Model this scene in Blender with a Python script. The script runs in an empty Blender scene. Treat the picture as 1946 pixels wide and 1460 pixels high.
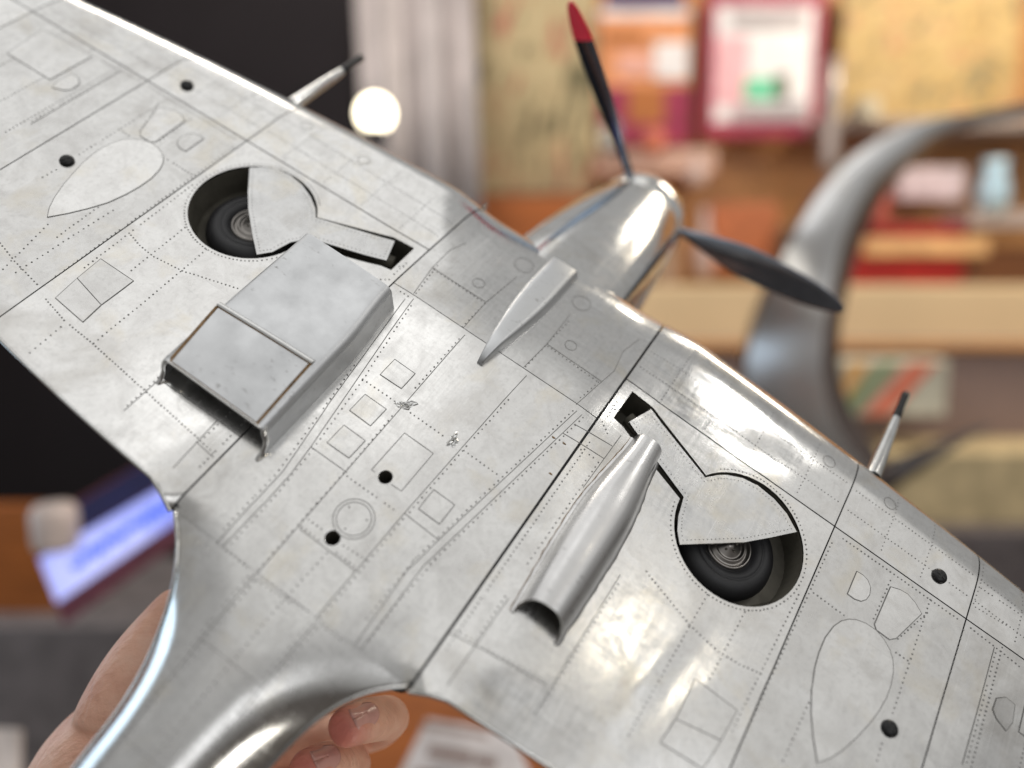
import bpy, math, random
import numpy as np
from mathutils import Vector, Matrix, geometry
random.seed(7)
sc = bpy.context.scene
# ------------------------------------------------------------------ camera
S = 0.22                                   # metres per model unit
FPX, CX, CY = 1500.0, 973.0, 730.0         # focal length and centre in photo pixels (1946 x 1460)
PITCH = math.radians(-8)
CAM = np.array([0.0, 0.0, 1.35])
fw = np.array([0, math.cos(PITCH), math.sin(PITCH)]); up = np.array([0, -math.sin(PITCH), math.cos(PITCH)])
A = np.stack([np.array([1.0, 0, 0]), -up, fw], 1)          # camera (x right, y down, z ahead) -> world
RM = np.array([[0.8212240480143163, 0.5502594203381816, 0.15101534124655694],
               [0.5515644213068234, -0.697713867351246, -0.45713460649115417],
               [-0.1461771258138385, 0.45870462133320794, -0.8764829252493711]])   # aircraft axes in the camera frame
TV = np.array([-0.035509957879320826, -0.07025926775710033, 1.505522087134119])
CAMU = -RM.T @ TV                                          # camera in aircraft units
cd = bpy.data.cameras.new('camera'); cam = bpy.data.objects.new('camera', cd); sc.collection.objects.link(cam)
cd.sensor_width = 36; cd.lens = FPX / 1946 * 36; cd.clip_start = 0.01; cd.clip_end = 60
cam.matrix_world = Matrix(((1, 0, 0, CAM[0]), (0, up[1], -fw[1], CAM[1]), (0, up[2], -fw[2], CAM[2]), (0, 0, 0, 1)))
cd.dof.use_dof = True; cd.dof.focus_distance = 0.322; cd.dof.aperture_fstop = cd.lens / 11.8
sc.camera = cam
sc.render.resolution_x = 1024; sc.render.resolution_y = 768
# ------------------------------------------------------------------ world and lamps
w = bpy.data.worlds.new('World'); sc.world = w; w.use_nodes = True
bg = w.node_tree.nodes['Background']; wt = w.node_tree.nodes.new('ShaderNodeTexCoord'); wsx = w.node_tree.nodes.new('ShaderNodeSeparateXYZ')
wr = w.node_tree.nodes.new('ShaderNodeValToRGB'); wm = w.node_tree.nodes.new('ShaderNodeMapRange'); wm.inputs[1].default_value = -1; wm.inputs[2].default_value = 1
wr.color_ramp.elements[0].color = (.13, .115, .105, 1); wr.color_ramp.elements[1].color = (.60, .60, .595, 1); wr.color_ramp.elements[0].position = .33; wr.color_ramp.elements[1].position = .95; we = wr.color_ramp.elements.new(.54); we.color = (.47, .465, .455, 1)
for a_, b_ in ((wt.outputs['Generated'], wsx.inputs[0]), (wsx.outputs[2], wm.inputs[0]), (wm.outputs[0], wr.inputs[0]), (wr.outputs[0], bg.inputs[0])): w.node_tree.links.new(a_, b_)
bg.inputs[1].default_value = 0.76
sc.view_settings.view_transform = 'Standard'; sc.view_settings.look = 'None'; sc.view_settings.exposure = 0; sc.view_settings.gamma = 1
ACW = CAM + S * (A @ TV)                                   # aircraft origin in the world
def lamp(name, dcv, dist, size, watts, col, target=None, spread=180, sy=None):
    d = np.array(dcv, float); d /= np.linalg.norm(d)
    t = np.array(ACW if target is None else target)
    pos = t + dist * (A @ d)
    l = bpy.data.lights.new(name, 'AREA'); l.shape = 'RECTANGLE' if sy else 'DISK'; l.size = size; l.energy = watts; l.color = col
    if sy: l.size_y = sy
    l.spread = math.radians(spread)
    o = bpy.data.objects.new(name, l); sc.collection.objects.link(o)
    o.location = pos; o.rotation_euler = Vector(t - pos).to_track_quat('-Z', 'Y').to_euler()
    return o
lamp('overhead_fill_panel', (-.22, -.95, -.10), 1.5, 2.0, 6.0, (1, .99, .975), sy=1.6)  # added unseen panels overhead, aimed to set the tone of belly and wings
lamp('overhead_fill_panel', (.20, -.78, -.60), 1.6, 1.4, 2.0, (1, .985, .96), sy=1.0)
lamp('overhead_fill_panel', (.80, -.42, -.44), 1.5, 1.0, .75, (1, .98, .95), sy=.7)  # added to brighten the outer right wing
lamp('camera_side_fill', (.42, -.19, -.89), 2.2, 1.3, 4.6, (.97, .98, 1.0), sy=.9)  # added fill from behind the camera, brightens sculpture and hand
lamp('blue_side_fill', (-.95, -.06, .30), 1.6, 1.0, 5.0, (.60, .81, 1.0))  # added bluish fill from the left for the sculpture's lower highlight
lamp('ceiling_spot', (.55, -.74, .40), 1.3, 0.07, .8, (1, .92, .78))
lamp('ceiling_spot', (.70, -.66, -.27), 1.4, 0.08, .70, (1, .97, .92))
lamp('ceiling_spot', (.58, -.50, -.65), 1.5, 0.09, .16, (1, .89, .70))
lamp('low_fill', (.50, .80, -.22), 1.0, 0.45, 2.6, (1, .96, .88), sy=.30)  # added low lamp, makes the bright band on the rear fillet
def fill_lamp(name, loc, tgt, size, watts, col):
    l = bpy.data.lights.new(name, 'AREA'); l.shape = 'DISK'; l.size = size; l.energy = watts; l.color = col
    o = bpy.data.objects.new(name, l); sc.collection.objects.link(o); o.location = loc; o.rotation_euler = (Vector(tgt) - Vector(loc)).to_track_quat('-Z', 'Y').to_euler()
fill_lamp('background_fill', (1.35, 1.45, 2.5), (.95, 2.2, 1.35), .7, 18, (1, .87, .68))  # added unseen lamps that brighten the background
fill_lamp('background_fill', (-.35, 1.05, 2.4), (.05, 2.1, 1.5), .5, 9, (1, .90, .78))
# ------------------------------------------------------------------ materials
def nmat(name):
    m = bpy.data.materials.new(name); m.use_nodes = True; nt = m.node_tree
    return m, nt, nt.nodes['Principled BSDF']
def ramp(nt, fac, stops):
    r = nt.nodes.new('ShaderNodeValToRGB'); e = r.color_ramp.elements
    while len(e) < len(stops): e.new(.5)
    for i, (p, c) in enumerate(stops):
        e[i].position = p; e[i].color = (c[0], c[1], c[2], 1) if hasattr(c, '__len__') else (c, c, c, 1)
    nt.links.new(fac, r.inputs[0]); return r
def noise(nt, scale, detail=4, rough=.55, vec=None, dist=0):
    n = nt.nodes.new('ShaderNodeTexNoise'); n.inputs['Scale'].default_value = scale; n.inputs['Detail'].default_value = detail
    n.inputs['Roughness'].default_value = rough; n.inputs['Distortion'].default_value = dist
    if vec is not None: nt.links.new(vec, n.inputs['Vector'])
    return n
def objco(nt, sx=1, sy=1, sz=1, rz=0):
    t = nt.nodes.new('ShaderNodeTexCoord'); m = nt.nodes.new('ShaderNodeMapping')
    m.inputs['Scale'].default_value = (sx, sy, sz); m.inputs['Rotation'].default_value = (0, 0, rz)
    nt.links.new(t.outputs['Object'], m.inputs[0]); return m.outputs[0]
def bump(nt, h, strength, dist, nrm=None):
    b = nt.nodes.new('ShaderNodeBump'); b.inputs['Strength'].default_value = strength; b.inputs['Distance'].default_value = dist
    nt.links.new(h, b.inputs['Height'])
    if nrm is not None: nt.links.new(nrm, b.inputs['Normal'])
    return b.outputs[0]
def mixc(nt, fac, a, b, mode='MIX'):
    m = nt.nodes.new('ShaderNodeMix'); m.data_type = 'RGBA'; m.blend_type = mode
    for v, i in ((fac, 0), (a, 6), (b, 7)):
        if hasattr(v, 'node'): nt.links.new(v, m.inputs[i])
        else: m.inputs[i].default_value = v if i == 0 else (v[0], v[1], v[2], 1)
    return m.outputs[2]
def alu(name, base=(.77, .765, .75), stain=(.61, .60, .585), r0=.16, r1=.25, wave=.15, scr=.22):
    m, nt, b = nmat(name); b.inputs['Metallic'].default_value = 1
    v = objco(nt)
    n1 = noise(nt, 75, 6, .62, v, .8); n2 = noise(nt, 420, 4, .65, v); n3 = noise(nt, 15, 2, .45, v, .3); n5 = noise(nt, 48, 4, .55, v, .4)
    f1 = ramp(nt, n1.outputs[0], [(.40, 0), (.72, .8)])
    c1 = mixc(nt, f1.outputs[0], base, stain)
    f2 = ramp(nt, n2.outputs[0], [(.50, 0), (.74, .45)])
    c2 = mixc(nt, f2.outputs[0], c1, tuple(.86 * x for x in stain))
    f5 = ramp(nt, n5.outputs[0], [(.55, 0), (.74, .5)]); c2 = mixc(nt, f5.outputs[0], c2, (.70, .645, .53))
    vo = nt.nodes.new('ShaderNodeTexVoronoi'); vo.inputs['Scale'].default_value = 260; nt.links.new(v, vo.inputs['Vector'])
    f3 = ramp(nt, vo.outputs['Distance'], [(.03, .55), (.10, 0)])
    n4 = noise(nt, 60, 2, .5, v); f4 = ramp(nt, n4.outputs[0], [(.56, 0), (.66, 1)])
    sp = nt.nodes.new('ShaderNodeMath'); sp.operation = 'MULTIPLY'; nt.links.new(f3.outputs[0], sp.inputs[0]); nt.links.new(f4.outputs[0], sp.inputs[1])
    c3 = mixc(nt, sp.outputs[0], c2, (.93, .93, .92))
    n6 = noise(nt, 22, 5, .6, v, .5); f6 = ramp(nt, n6.outputs[0], [(.56, 0), (.70, .55)]); c3 = mixc(nt, f6.outputs[0], c3, (.50, .48, .45))
    oi = nt.nodes.new('ShaderNodeObjectInfo'); rv = ramp(nt, oi.outputs['Random'], [(0, .85), (1, 1.0)])
    c4 = mixc(nt, 1.0, c3, rv.outputs[0], 'MULTIPLY')
    sv = noise(nt, 1, 2, .5, objco(nt, 2600, 26, 26, .75)); sm_ = ramp(nt, sv.outputs[0], [(.70, 0), (.76, .5)])
    sw = noise(nt, 1, 2, .5, objco(nt, 24, 2200, 24, .35)); sn_ = ramp(nt, sw.outputs[0], [(.71, 0), (.77, .5)])
    c5 = mixc(nt, sm_.outputs[0], c4, (.93, .93, .92)); c5 = mixc(nt, sn_.outputs[0], c5, (.40, .40, .40))
    nt.links.new(c5, b.inputs['Base Color'])
    rr = ramp(nt, n1.outputs[0], [(.35, r0), (.65, r1)])
    vs = objco(nt, 900, 40, 40, .5); ns = noise(nt, 1, 3, .6, vs)
    vs2 = objco(nt, 40, 700, 40, .2); ns2 = noise(nt, 1, 3, .6, vs2)
    add = nt.nodes.new('ShaderNodeMath'); add.operation = 'ADD'; nt.links.new(ns.outputs[0], add.inputs[0]); nt.links.new(ns2.outputs[0], add.inputs[1])
    sm = nt.nodes.new('ShaderNodeMath'); sm.operation = 'MULTIPLY_ADD'; nt.links.new(add.outputs[0], sm.inputs[0]); sm.inputs[1].default_value = .16
    ad2 = nt.nodes.new('ShaderNodeMath'); ad2.operation = 'SUBTRACT'; nt.links.new(rr.outputs[0], ad2.inputs[0]); ad2.inputs[1].default_value = .16
    nt.links.new(ad2.outputs[0], sm.inputs[2]); nt.links.new(sm.outputs[0], b.inputs['Roughness'])
    nb = bump(nt, n3.outputs[0], wave, .004)
    nb = bump(nt, add.outputs[0], scr, .00006, nb)
    nt.links.new(nb, b.inputs['Normal'])
    return m
def plain(name, col, rough=.5, metal=0, var=.12, scale=60, spec=.5, bmp=0):
    m, nt, b = nmat(name); v = objco(nt); n = noise(nt, scale, 4, .6, v)
    c = ramp(nt, n.outputs[0], [(.3, tuple(x * (1 - var) for x in col)), (.7, tuple(min(1, x * (1 + var)) for x in col))])
    nt.links.new(c.outputs[0], b.inputs['Base Color']); b.inputs['Roughness'].default_value = rough; b.inputs['Metallic'].default_value = metal
    b.inputs['Specular IOR Level'].default_value = spec
    if bmp: nt.links.new(bump(nt, n.outputs[0], bmp, .001), b.inputs['Normal'])
    return m
def glow(name, col, st):
    m, nt, b = nmat(name); b.inputs['Base Color'].default_value = (*col, 1); b.inputs['Emission Color'].default_value = (*col, 1); b.inputs['Emission Strength'].default_value = st
    return m
def cast(name, base=(.60, .61, .62), rough=.42):
    m, nt, b = nmat(name); b.inputs['Metallic'].default_value = 1; v = objco(nt)
    n1 = noise(nt, 60, 5, .6, v); n2 = noise(nt, 420, 3, .7, objco(nt, .5, 1, 1, .3)); n3 = noise(nt, 45, 3, .5, v)
    c1 = mixc(nt, ramp(nt, n1.outputs[0], [(.4, 0), (.7, 1)]).outputs[0], base, tuple(.88 * x for x in base))
    f = ramp(nt, n2.outputs[0], [(.60, 0), (.72, .9)]); g = ramp(nt, n3.outputs[0], [(.45, 0), (.65, 1)])
    mu = nt.nodes.new('ShaderNodeMath'); mu.operation = 'MULTIPLY'; nt.links.new(f.outputs[0], mu.inputs[0]); nt.links.new(g.outputs[0], mu.inputs[1])
    c2 = mixc(nt, mu.outputs[0], c1, (.16, .15, .14)); nt.links.new(c2, b.inputs['Base Color'])
    rr = ramp(nt, n1.outputs[0], [(.3, rough - .08), (.7, rough + .08)]); nt.links.new(rr.outputs[0], b.inputs['Roughness'])
    nt.links.new(bump(nt, n2.outputs[0], .25, .0001), b.inputs['Normal']); return m
M_AL = alu('aluminium_skin')
M_AL2 = alu('polished_aluminium', r0=.07, r1=.15, wave=.12, scr=.12, base=(.82, .82, .81), stain=(.72, .71, .68))
M_AL3 = alu('rear_skin', r0=.17, r1=.26, wave=.06)
M_ALF = alu('leading_edge_skin', r0=.12, r1=.23, wave=.24)
M_COWL = alu('cowling_skin', r0=.11, r1=.19, wave=.10)
M_DOOR = alu('aluminium_door', r0=.17, r1=.28, wave=.16, base=(.74, .74, .735), stain=(.58, .58, .575))
M_CAST = cast('cast_metal'); M_CAST2 = cast('oil_cooler_metal', (.66, .655, .65), .30)
M_LINE = plain('engraved_line', (.19, .185, .178), .55, .3)
M_RIV = plain('rivet_metal', (.21, .205, .20), .5, .4)
M_CORE = plain('inner_structure', (.03, .03, .03), .8)
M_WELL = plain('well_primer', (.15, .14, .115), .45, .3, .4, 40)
M_TYRE = plain('tyre_rubber', (.014, .014, .016), .5, 0, .3, 80)
M_RIM = plain('rim_metal', (.33, .31, .29), .32, 1, .25, 90)
M_BLACK = plain('dark_blade_metal', (.24, .26, .30), .16, .95, .2, 50)
M_SCREW = plain('black_screw', (.012, .012, .013), .35, .4)
M_RED = plain('red_paint', (.92, .03, .06), .4)
M_STAIN = plain('old_glue', (.22, .13, .055), .7, 0, .5, 500)
# ------------------------------------------------------------------ helpers
def link(o, parent=None, label=None, cat=None, group=None, kind=None):
    sc.collection.objects.link(o)
    if parent is not None: o.parent = parent
    if label: o['label'] = label
    if cat: o['category'] = cat
    if group: o['group'] = group
    if kind: o['kind'] = kind
    return o
def empty(name, label=None, cat=None, loc=None, parent=None):
    o = bpy.data.objects.new(name, None); o.empty_display_size = .01
    if loc is not None: o.location = loc
    return link(o, parent, label, cat)
def mesh(name, V, F, mats, parent=None, smooth=True, mi=None, scale=None, **kw):
    me = bpy.data.meshes.new(name); s = S if scale is None else scale
    me.from_pydata([tuple(float(c) * s for c in v) for v in V], [], F)
    for m in (mats if isinstance(mats, (list, tuple)) else [mats]): me.materials.append(m)
    sm = smooth if isinstance(smooth, (list, tuple)) else [smooth] * len(me.polygons)
    me.polygons.foreach_set('use_smooth', [bool(x) for x in sm])
    if mi: me.polygons.foreach_set('material_index', mi)
    me.update()
    return link(bpy.data.objects.new(name, me), parent, **kw)
class MB:
    def __init__(s): s.V = []; s.F = []; s.sm = []; s.mi = []
    def add(s, V, F, smooth=True, mi=0):
        b = len(s.V); s.V += [tuple(v) for v in V]; s.F += [tuple(i + b for i in f) for f in F]
        s.sm += [smooth] * len(F); s.mi += [mi] * len(F); return s
    def grid(s, rows, smooth=True, mi=0, closed=False):
        n = len(rows[0]); V = [p for r in rows for p in r]; F = []
        for i in range(len(rows) - 1):
            for j in range(n if closed else n - 1):
                k = (j + 1) % n; F.append((i * n + j, i * n + k, (i + 1) * n + k, (i + 1) * n + j))
        return s.add(V, F, smooth, mi)
    def lathe(s, prof, axis, origin, n=32, mi=0, e1=None):
        a = np.array(axis, float); a /= np.linalg.norm(a)
        e1 = np.cross(a, [0, 0, 1] if abs(a[2]) < .9 else [1, 0, 0]); e1 /= np.linalg.norm(e1); e2 = np.cross(a, e1); o = np.array(origin, float)
        rows = [[tuple(o + a * h + r * (math.cos(t) * e1 + math.sin(t) * e2)) for t in np.linspace(0, 2 * math.pi, n, endpoint=False)] for r, h in prof]
        return s.grid(rows, True, mi, True)
    def box(s, c, h, mi=0, R=None):
        c = np.array(c, float); V = [np.array((x, y, z), float) * np.array(h) for x in (-1, 1) for y in (-1, 1) for z in (-1, 1)]
        if R is not None: V = [R @ v for v in V]
        return s.add([tuple(c + v) for v in V], [(0, 1, 3, 2), (4, 6, 7, 5), (0, 4, 5, 1), (2, 3, 7, 6), (0, 2, 6, 4), (1, 5, 7, 3)], False, mi)
    def build(s, name, mats, parent=None, **kw):
        return mesh(name, s.V, s.F, mats, parent, s.sm, s.mi, **kw)
# ------------------------------------------------------------------ shape of the aircraft (units; x span, y ahead, z out of the belly)
def ss(t): t = min(1, max(0, t)); return t * t * (3 - 2 * t)
def y_le(x):
    x = min(abs(x), 2.0); return min(.343 - .012 * x - .05 * x * x, .12 + .24 * math.sqrt(max(0, 1 - (x / 2.02) ** 2)))
def y_te(x):
    x = min(abs(x), 2.0)
    y = .12 - .685 * math.sqrt(max(0, 1 - (x / 2.02) ** 2))
    return y - .020 * (1 - ss((x - .235) / .06))
def aft_w(y):      # half width of the rear fuselage
    d = -.575 - y
    return .118 + .120 * math.exp(-d / .085) - .035 * ss((d - .1) / 1.2)
def aft_d(y):      # depth of its side lip below the belly
    d = -.575 - y; return .004 + .125 * ss(d / .30)
H_LE, W_LE = .050, .10
DENTS = [(.545, -.320, 80, .11, .020, .0026), (.585, -.310, 78, .10, .022, -.0022), (.845, -.184, 6, .15, .020, .0022), (.86, -.235, 4, .14, .025, -.0016), (.545, .165, 20, .07, .030, -.0022), (.655, .200, 5, .06, .022, .0020), (.40, .22, 0, .10, .022, -.0015),
         (.64, -.28, 60, .08, .03, .0015), (1.07, -.05, 85, .12, .03, .0020), (.62, .06, 30, .05, .03, -.0010), (.33, -.48, 20, .09, .03, .0016), (-.55, -.40, 10, .14, .04, .0012), (-.85, -.30, 20, .14, .05, .0012), (-.60, .20, 0, .14, .03, .0012)]
DENTS = [(a, b, math.cos(math.radians(c)), math.sin(math.radians(c)), d, e, f) for a, b, c, d, e, f in DENTS]
def dent(x, y):
    z = 0.0
    for cx, cy, c, s_, l, w_, h in DENTS:
        dx, dy = x - cx, y - cy
        if dx * dx + dy * dy > 9 * l * l: continue
        u = (dx * c + dy * s_) / l; v = (-dx * s_ + dy * c) / w_; z += h * math.exp(-u * u - v * v)
    return z
def zlow(x, y):
    ax = abs(x)
    if y < -.575 and ax < .30:
        w_ = aft_w(y); t = min(1.15, ax / w_); return -aft_d(y) * t ** 3.4 - .10 * max(0, -.9 - y)
    zw = -.0074 - .042 * ax - .0656 * y
    zb = 0 if y < -.04 else -.22 * (y + .04) ** 2 / (y + .13)
    k = ss((ax - .18) / .16); z = zb * (1 - k) + zw * k
    yl = y_le(x); t = min(1, max(0, 1 - (yl - y) / W_LE))
    z -= H_LE * (1 - math.sqrt(max(0, 1 - t * t)))
    if ax > .24: z += dent(x, y) * ss((ax - .24) / .06)
    return z
def onz(px, py, z):
    v = RM.T @ np.array([(px - CX) / FPX, (py - CY) / FPX, 1.0]); s = (z - CAMU[2]) / v[2]; return CAMU + s * v
def on(px, py, off=0.0):
    z = off
    for _ in range(25):
        X = onz(px, py, z); z = .5 * z + .5 * (zlow(X[0], X[1]) + off)
    return (X[0], X[1])
REG = dict(r1=(0, 0, 2.98), r4=(0, 400, 2.98), r5=(600, 400, 2.98), r6=(1250, 500, 2.796), r7=(0, 880, 2.517), r8=(600, 880, 2.517),
           r9=(1246, 960, 2.78), rA=(330, 290, 4.054), rB=(1140, 720, 3.319), a=(480, 640, 4.562), b=(380, 900, 4.562), c=(760, 760, 4.562),
           d=(760, 1040, 4.562), e=(1100, 1080, 4.562), p=(0, 0, 1.0))
def px(reg, pts, off=0):
    ox, oy, k = REG[reg]; return [on(ox + x / k, oy + y / k, off) for x, y in pts]
# ------------------------------------------------------------------ aircraft root, fuselage, wings
ac = empty('model_aircraft', 'bare polished aluminium model fighter aeroplane held belly up, with propeller and open wheel wells', 'model aeroplane')
Mw = A @ RM
ac.matrix_world = Matrix(((*Mw[0], ACW[0]), (*Mw[1], ACW[1]), (*Mw[2], ACW[2]), (0, 0, 0, 1)))
def inpoly(x, y, P):
    r = False; n = len(P); j = n - 1
    for i in range(n):
        if (P[i][1] > y) != (P[j][1] > y) and x < (P[j][0] - P[i][0]) * (y - P[i][1]) / (P[j][1] - P[i][1]) + P[i][0]: r = not r
        j = i
    return r
def dens(P, step, close=True):
    out = []; n = len(P)
    for i in range(n if close else n - 1):
        a, b = np.array(P[i]), np.array(P[(i + 1) % n]); k = max(1, int(math.ceil(np.linalg.norm(b - a) / step)))
        out += [tuple(a + (b - a) * t / k) for t in range(k)]
    if not close: out.append(tuple(P[-1]))
    return out
def inset(P, g):
    n = len(P); Pn = [np.array(p, float) for p in P]
    ar = sum(Pn[i][0] * Pn[(i + 1) % n][1] - Pn[(i + 1) % n][0] * Pn[i][1] for i in range(n)); s = 1 if ar > 0 else -1; out = []
    for i in range(n):
        a = Pn[i] - Pn[i - 1]; b = Pn[(i + 1) % n] - Pn[i]; a /= np.linalg.norm(a) + 1e-12; b /= np.linalg.norm(b) + 1e-12
        na = s * np.array([-a[1], a[0]]); nb = s * np.array([-b[1], b[0]]); m = na + nb; L = m @ m
        m = m * (2 / L) if L > .3 else m; out.append(tuple(Pn[i] + g * m))
    return out
def sheet(name, outline, mat, parent, holes=(), off=0.0, depth=.005, step=.02, zf=zlow, sides=True, **kw):
    """plan outline with holes, laid on the surface, with edges of its own"""
    loops = [dens(outline, step)] + [dens(h, step * .6) for h in holes]
    pts = []; edges = []
    for L in loops:
        b = len(pts); pts += L; edges += [(b + i, b + (i + 1) % len(L)) for i in range(len(L))]
    x0, x1 = min(p[0] for p in outline), max(p[0] for p in outline); y0, y1 = min(p[1] for p in outline), max(p[1] for p in outline)
    nx, ny = max(2, int((x1 - x0) / step)), max(2, int((y1 - y0) / step))
    lp = np.array(pts)
    for i in range(1, nx):
        for j in range(1, ny):
            q = (x0 + (x1 - x0) * (i + .03 * (j % 2)) / nx, y0 + (y1 - y0) * j / ny)
            if inpoly(*q, outline) and not any(inpoly(*q, h) for h in holes) and np.min(np.hypot(lp[:, 0] - q[0], lp[:, 1] - q[1])) > step * .45: pts.append(q)
    r = geometry.delaunay_2d_cdt([Vector(p) for p in pts], edges, [], 0, 1e-7)
    V2 = [tuple(v) for v in r[0]]; F = []
    for f in r[2]:
        cx = sum(V2[i][0] for i in f) / len(f); cy = sum(V2[i][1] for i in f) / len(f)
        if inpoly(cx, cy, loops[0]) and not any(inpoly(cx, cy, h) for h in loops[1:]):
            a_, b_, c_ = [V2[i] for i in f[:3]]
            if abs((b_[0] - a_[0]) * (c_[1] - a_[1]) - (b_[1] - a_[1]) * (c_[0] - a_[0])) < 4e-7: continue
            F.append(tuple(f) if (b_[0] - a_[0]) * (c_[1] - a_[1]) - (b_[1] - a_[1]) * (c_[0] - a_[0]) > 0 else tuple(reversed(f)))
    mb = MB(); mb.add([(x, y, zf(x, y) + off) for x, y in V2], F, True)
    if sides:
        for L in loops:
            rows = [[(x, y, zf(x, y) + off) for x, y in L], [(x, y, zf(x, y) + off - depth) for x, y in L]]
            mb.grid(rows, False, 0, True)
    return mb.build(name, mat, parent, **kw)
def up_z(x, y):      # upper side of the wing
    yl, yt = y_le(x), y_te(x); c = max(1e-4, yl - yt); u = min(1, max(0, (yl - y) / c))
    zl = zlow(x, yl); zt = zlow(x, yt) - .010
    th = .150 * c * 5 * (.2969 * math.sqrt(u) - .126 * u - .3516 * u * u + .2843 * u ** 3 - .1036 * u ** 4)
    return zl + (zt - zl) * u - th * 1.05
XR = .238
G = .0013
WELL_C, WELL_R = (.571, -.028), .1262
SLOT = px('p', [(1342.5, 905), (1241, 774.5), (1201.8, 744), (1166, 794), (1184, 811), (1294, 949)])
def well_outline(grow=0):
    C = np.array(WELL_C); r = WELL_R + grow
    a0 = math.atan2(SLOT[0][1] - C[1], SLOT[0][0] - C[0]); a1 = math.atan2(SLOT[-1][1] - C[1], SLOT[-1][0] - C[0])
    if a1 < 0: a1 += 2 * math.pi
    arc = [tuple(C + r * np.array([math.cos(t), math.sin(t)])) for t in np.linspace(a1, a0 + 2 * math.pi, 48)]
    mid = SLOT[1:-1]
    if grow: mid = inset(SLOT, -grow)[1:-1]
    return arc + list(mid)
WELL = well_outline()
fus = None
wings = []
for s in (1, -1):
    fl = lambda P: [(s * x, y) for x, y in P]
    # closed inner body: upper side, edges, dark core below the skins
    mb = MB(); rows = []
    xs = [XR + (2.0 - XR) * (i / 44) for i in range(45)]
    for x in xs:
        yl, yt = y_le(x), y_te(x); r = []
        for u in np.linspace(0, 1, 22): r.append((s * x, yl + (yt - yl) * u ** 1.8, up_z(x, yl + (yt - yl) * u ** 1.8)))
        rows.append(r)
    mb.grid(rows, True, 0)
    mb.grid([[(s * x, y_te(x), up_z(x, y_te(x))) for x in xs], [(s * x, y_te(x), zlow(x, y_te(x)) - .0005) for x in xs]], False, 0)
    wing = mb.build('wing', [M_AL], ac)
    wings.append(wing)
    sheet('wing_core', fl([(XR - .004, y_te(XR) + .006)] + [(x, y_te(x) + .006) for x in xs[1:40]] + [(x, y_le(x) - .05) for x in reversed(xs[:40])]), M_CORE, wing,
          holes=[fl(well_outline(.004))], off=-.0045, step=.045, sides=False)
    # skin panels aft of the spar
    ribs = [XR, .719, 1.003, 1.352, 1.70, 1.985]
    for i in range(len(ribs) - 1):
        xa, xb = ribs[i], ribs[i + 1]; g0 = (.0036 if s > 0 else .0020) if i == 0 else G
        ys = lambda x: .119 - .015 * (x - .24)
        n = 12 if i == 0 else 8
        low = [(xa + g0 + (xb - G - xa - g0) * k / n, y_te(xa + g0 + (xb - G - xa - g0) * k / n) + .0005) for k in range(n + 1)]
        top = [(xb - G, ys(xb) - G), (xa + g0, ys(xa) - G)]
        sheet('skin_panel', fl(low + top), M_AL, wing, holes=[fl(WELL)] if i == 0 else [], step=.018 if i < 2 else .03)
        # skin panel ahead of the spar, wrapped round the leading edge
        m2 = MB(); rows = []; nx = 26
        for k in range(nx + 1):
            x = xa + g0 + (xb - G - xa - g0) * k / nx; yl = y_le(x); r = []
            y0 = ys(x) + G
            for t in np.linspace(0, 1, 8)[:-1]: y = y0 + (yl - W_LE - y0) * t; r.append((s * x, y, zlow(x, y)))
            for t in np.linspace(0, math.pi / 2, 14): y = yl - W_LE + W_LE * math.sin(t); r.append((s * x, y, zlow(x, y)))
            for t in np.linspace(0, 1, 10)[1:]: y = yl - (yl - y_te(x)) * .3 * t ** 2; r.append((s * x, y, up_z(x, y) - .0006))
            rows.append(r)
        m2.grid(rows, True, 0)
        m2.grid([[q[0] for q in rows], [(q[0][0], q[0][1], q[0][2] - .005) for q in rows]], False, 0)
        for e in (0, -1): m2.grid([rows[e], [(q[0], q[1] - .003, q[2] - .005) for q in rows[e]]], False, 0)
        m2.build('skin_panel', M_ALF, wing)
# fuselage: belly panels, rear body, nose
def xring(P, n): return P
mb = MB(); rows = []
for y in list(np.linspace(-.577, -1.0, 22)) + list(np.linspace(-1.08, -2.0, 10)):      # rear body
    w_ = aft_w(y); d_ = aft_d(y); sl = -.10 * max(0, -.9 - y)
    r = [(w_ * t, y, zlow(w_ * t, y)) for t in np.linspace(-1, 1, 41)]
    zt = r[-1][2]; hh = .30 * (1 - .55 * ss((-.7 - y) / 1.4))
    top = [(w_ * .97 * math.cos(a) ** .9 if math.cos(a) > 0 else -w_ * .97 * abs(math.cos(a)) ** .9, y, zt - .006 - hh * math.sin(a)) for a in np.linspace(0.02, math.pi - .02, 20)]
    rows.append(r + top)
mb.grid(rows, True, 0, True)
mb.add(rows[-1], [tuple(range(len(rows[-1])))], False)
# upper body over the wing
rows = []
for y in np.linspace(-.58, .34, 12):
    r = [(.238 * math.cos(a), y, -.02 - .30 * math.sin(a) - .05 * ss((y + .1) / .4)) for a in np.linspace(0, math.pi, 25)]; rows.append(r)
mb.grid(rows, True, 0)
fus = mb.build('fuselage', [M_AL3], ac)
HOLES = [(0, -.330, .0125), (-.003, -.465, .0130)]
def disc(cx, cy, r, n=20): return [(cx + r * math.cos(t), cy + r * math.sin(t)) for t in np.linspace(0, 2 * math.pi, n, endpoint=False)]
sheet('belly_core', [(-XR + .004, -.57), (XR - .004, -.57), (XR - .004, .24), (-XR + .004, .24)], M_CORE, fus, holes=[disc(*h[:2], h[2] + .002) for h in HOLES], off=-.0045, step=.05, sides=False)
sheet('skin_panel', [(-XR + G, -.5765), (XR - G, -.5765), (XR - G, -G * .6), (-XR + G, -G * .6)], M_AL, fus, holes=[disc(*h) for h in HOLES], step=.018)
fr = [(-XR + G, G * .6), (XR - G, G * .6)]
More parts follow.
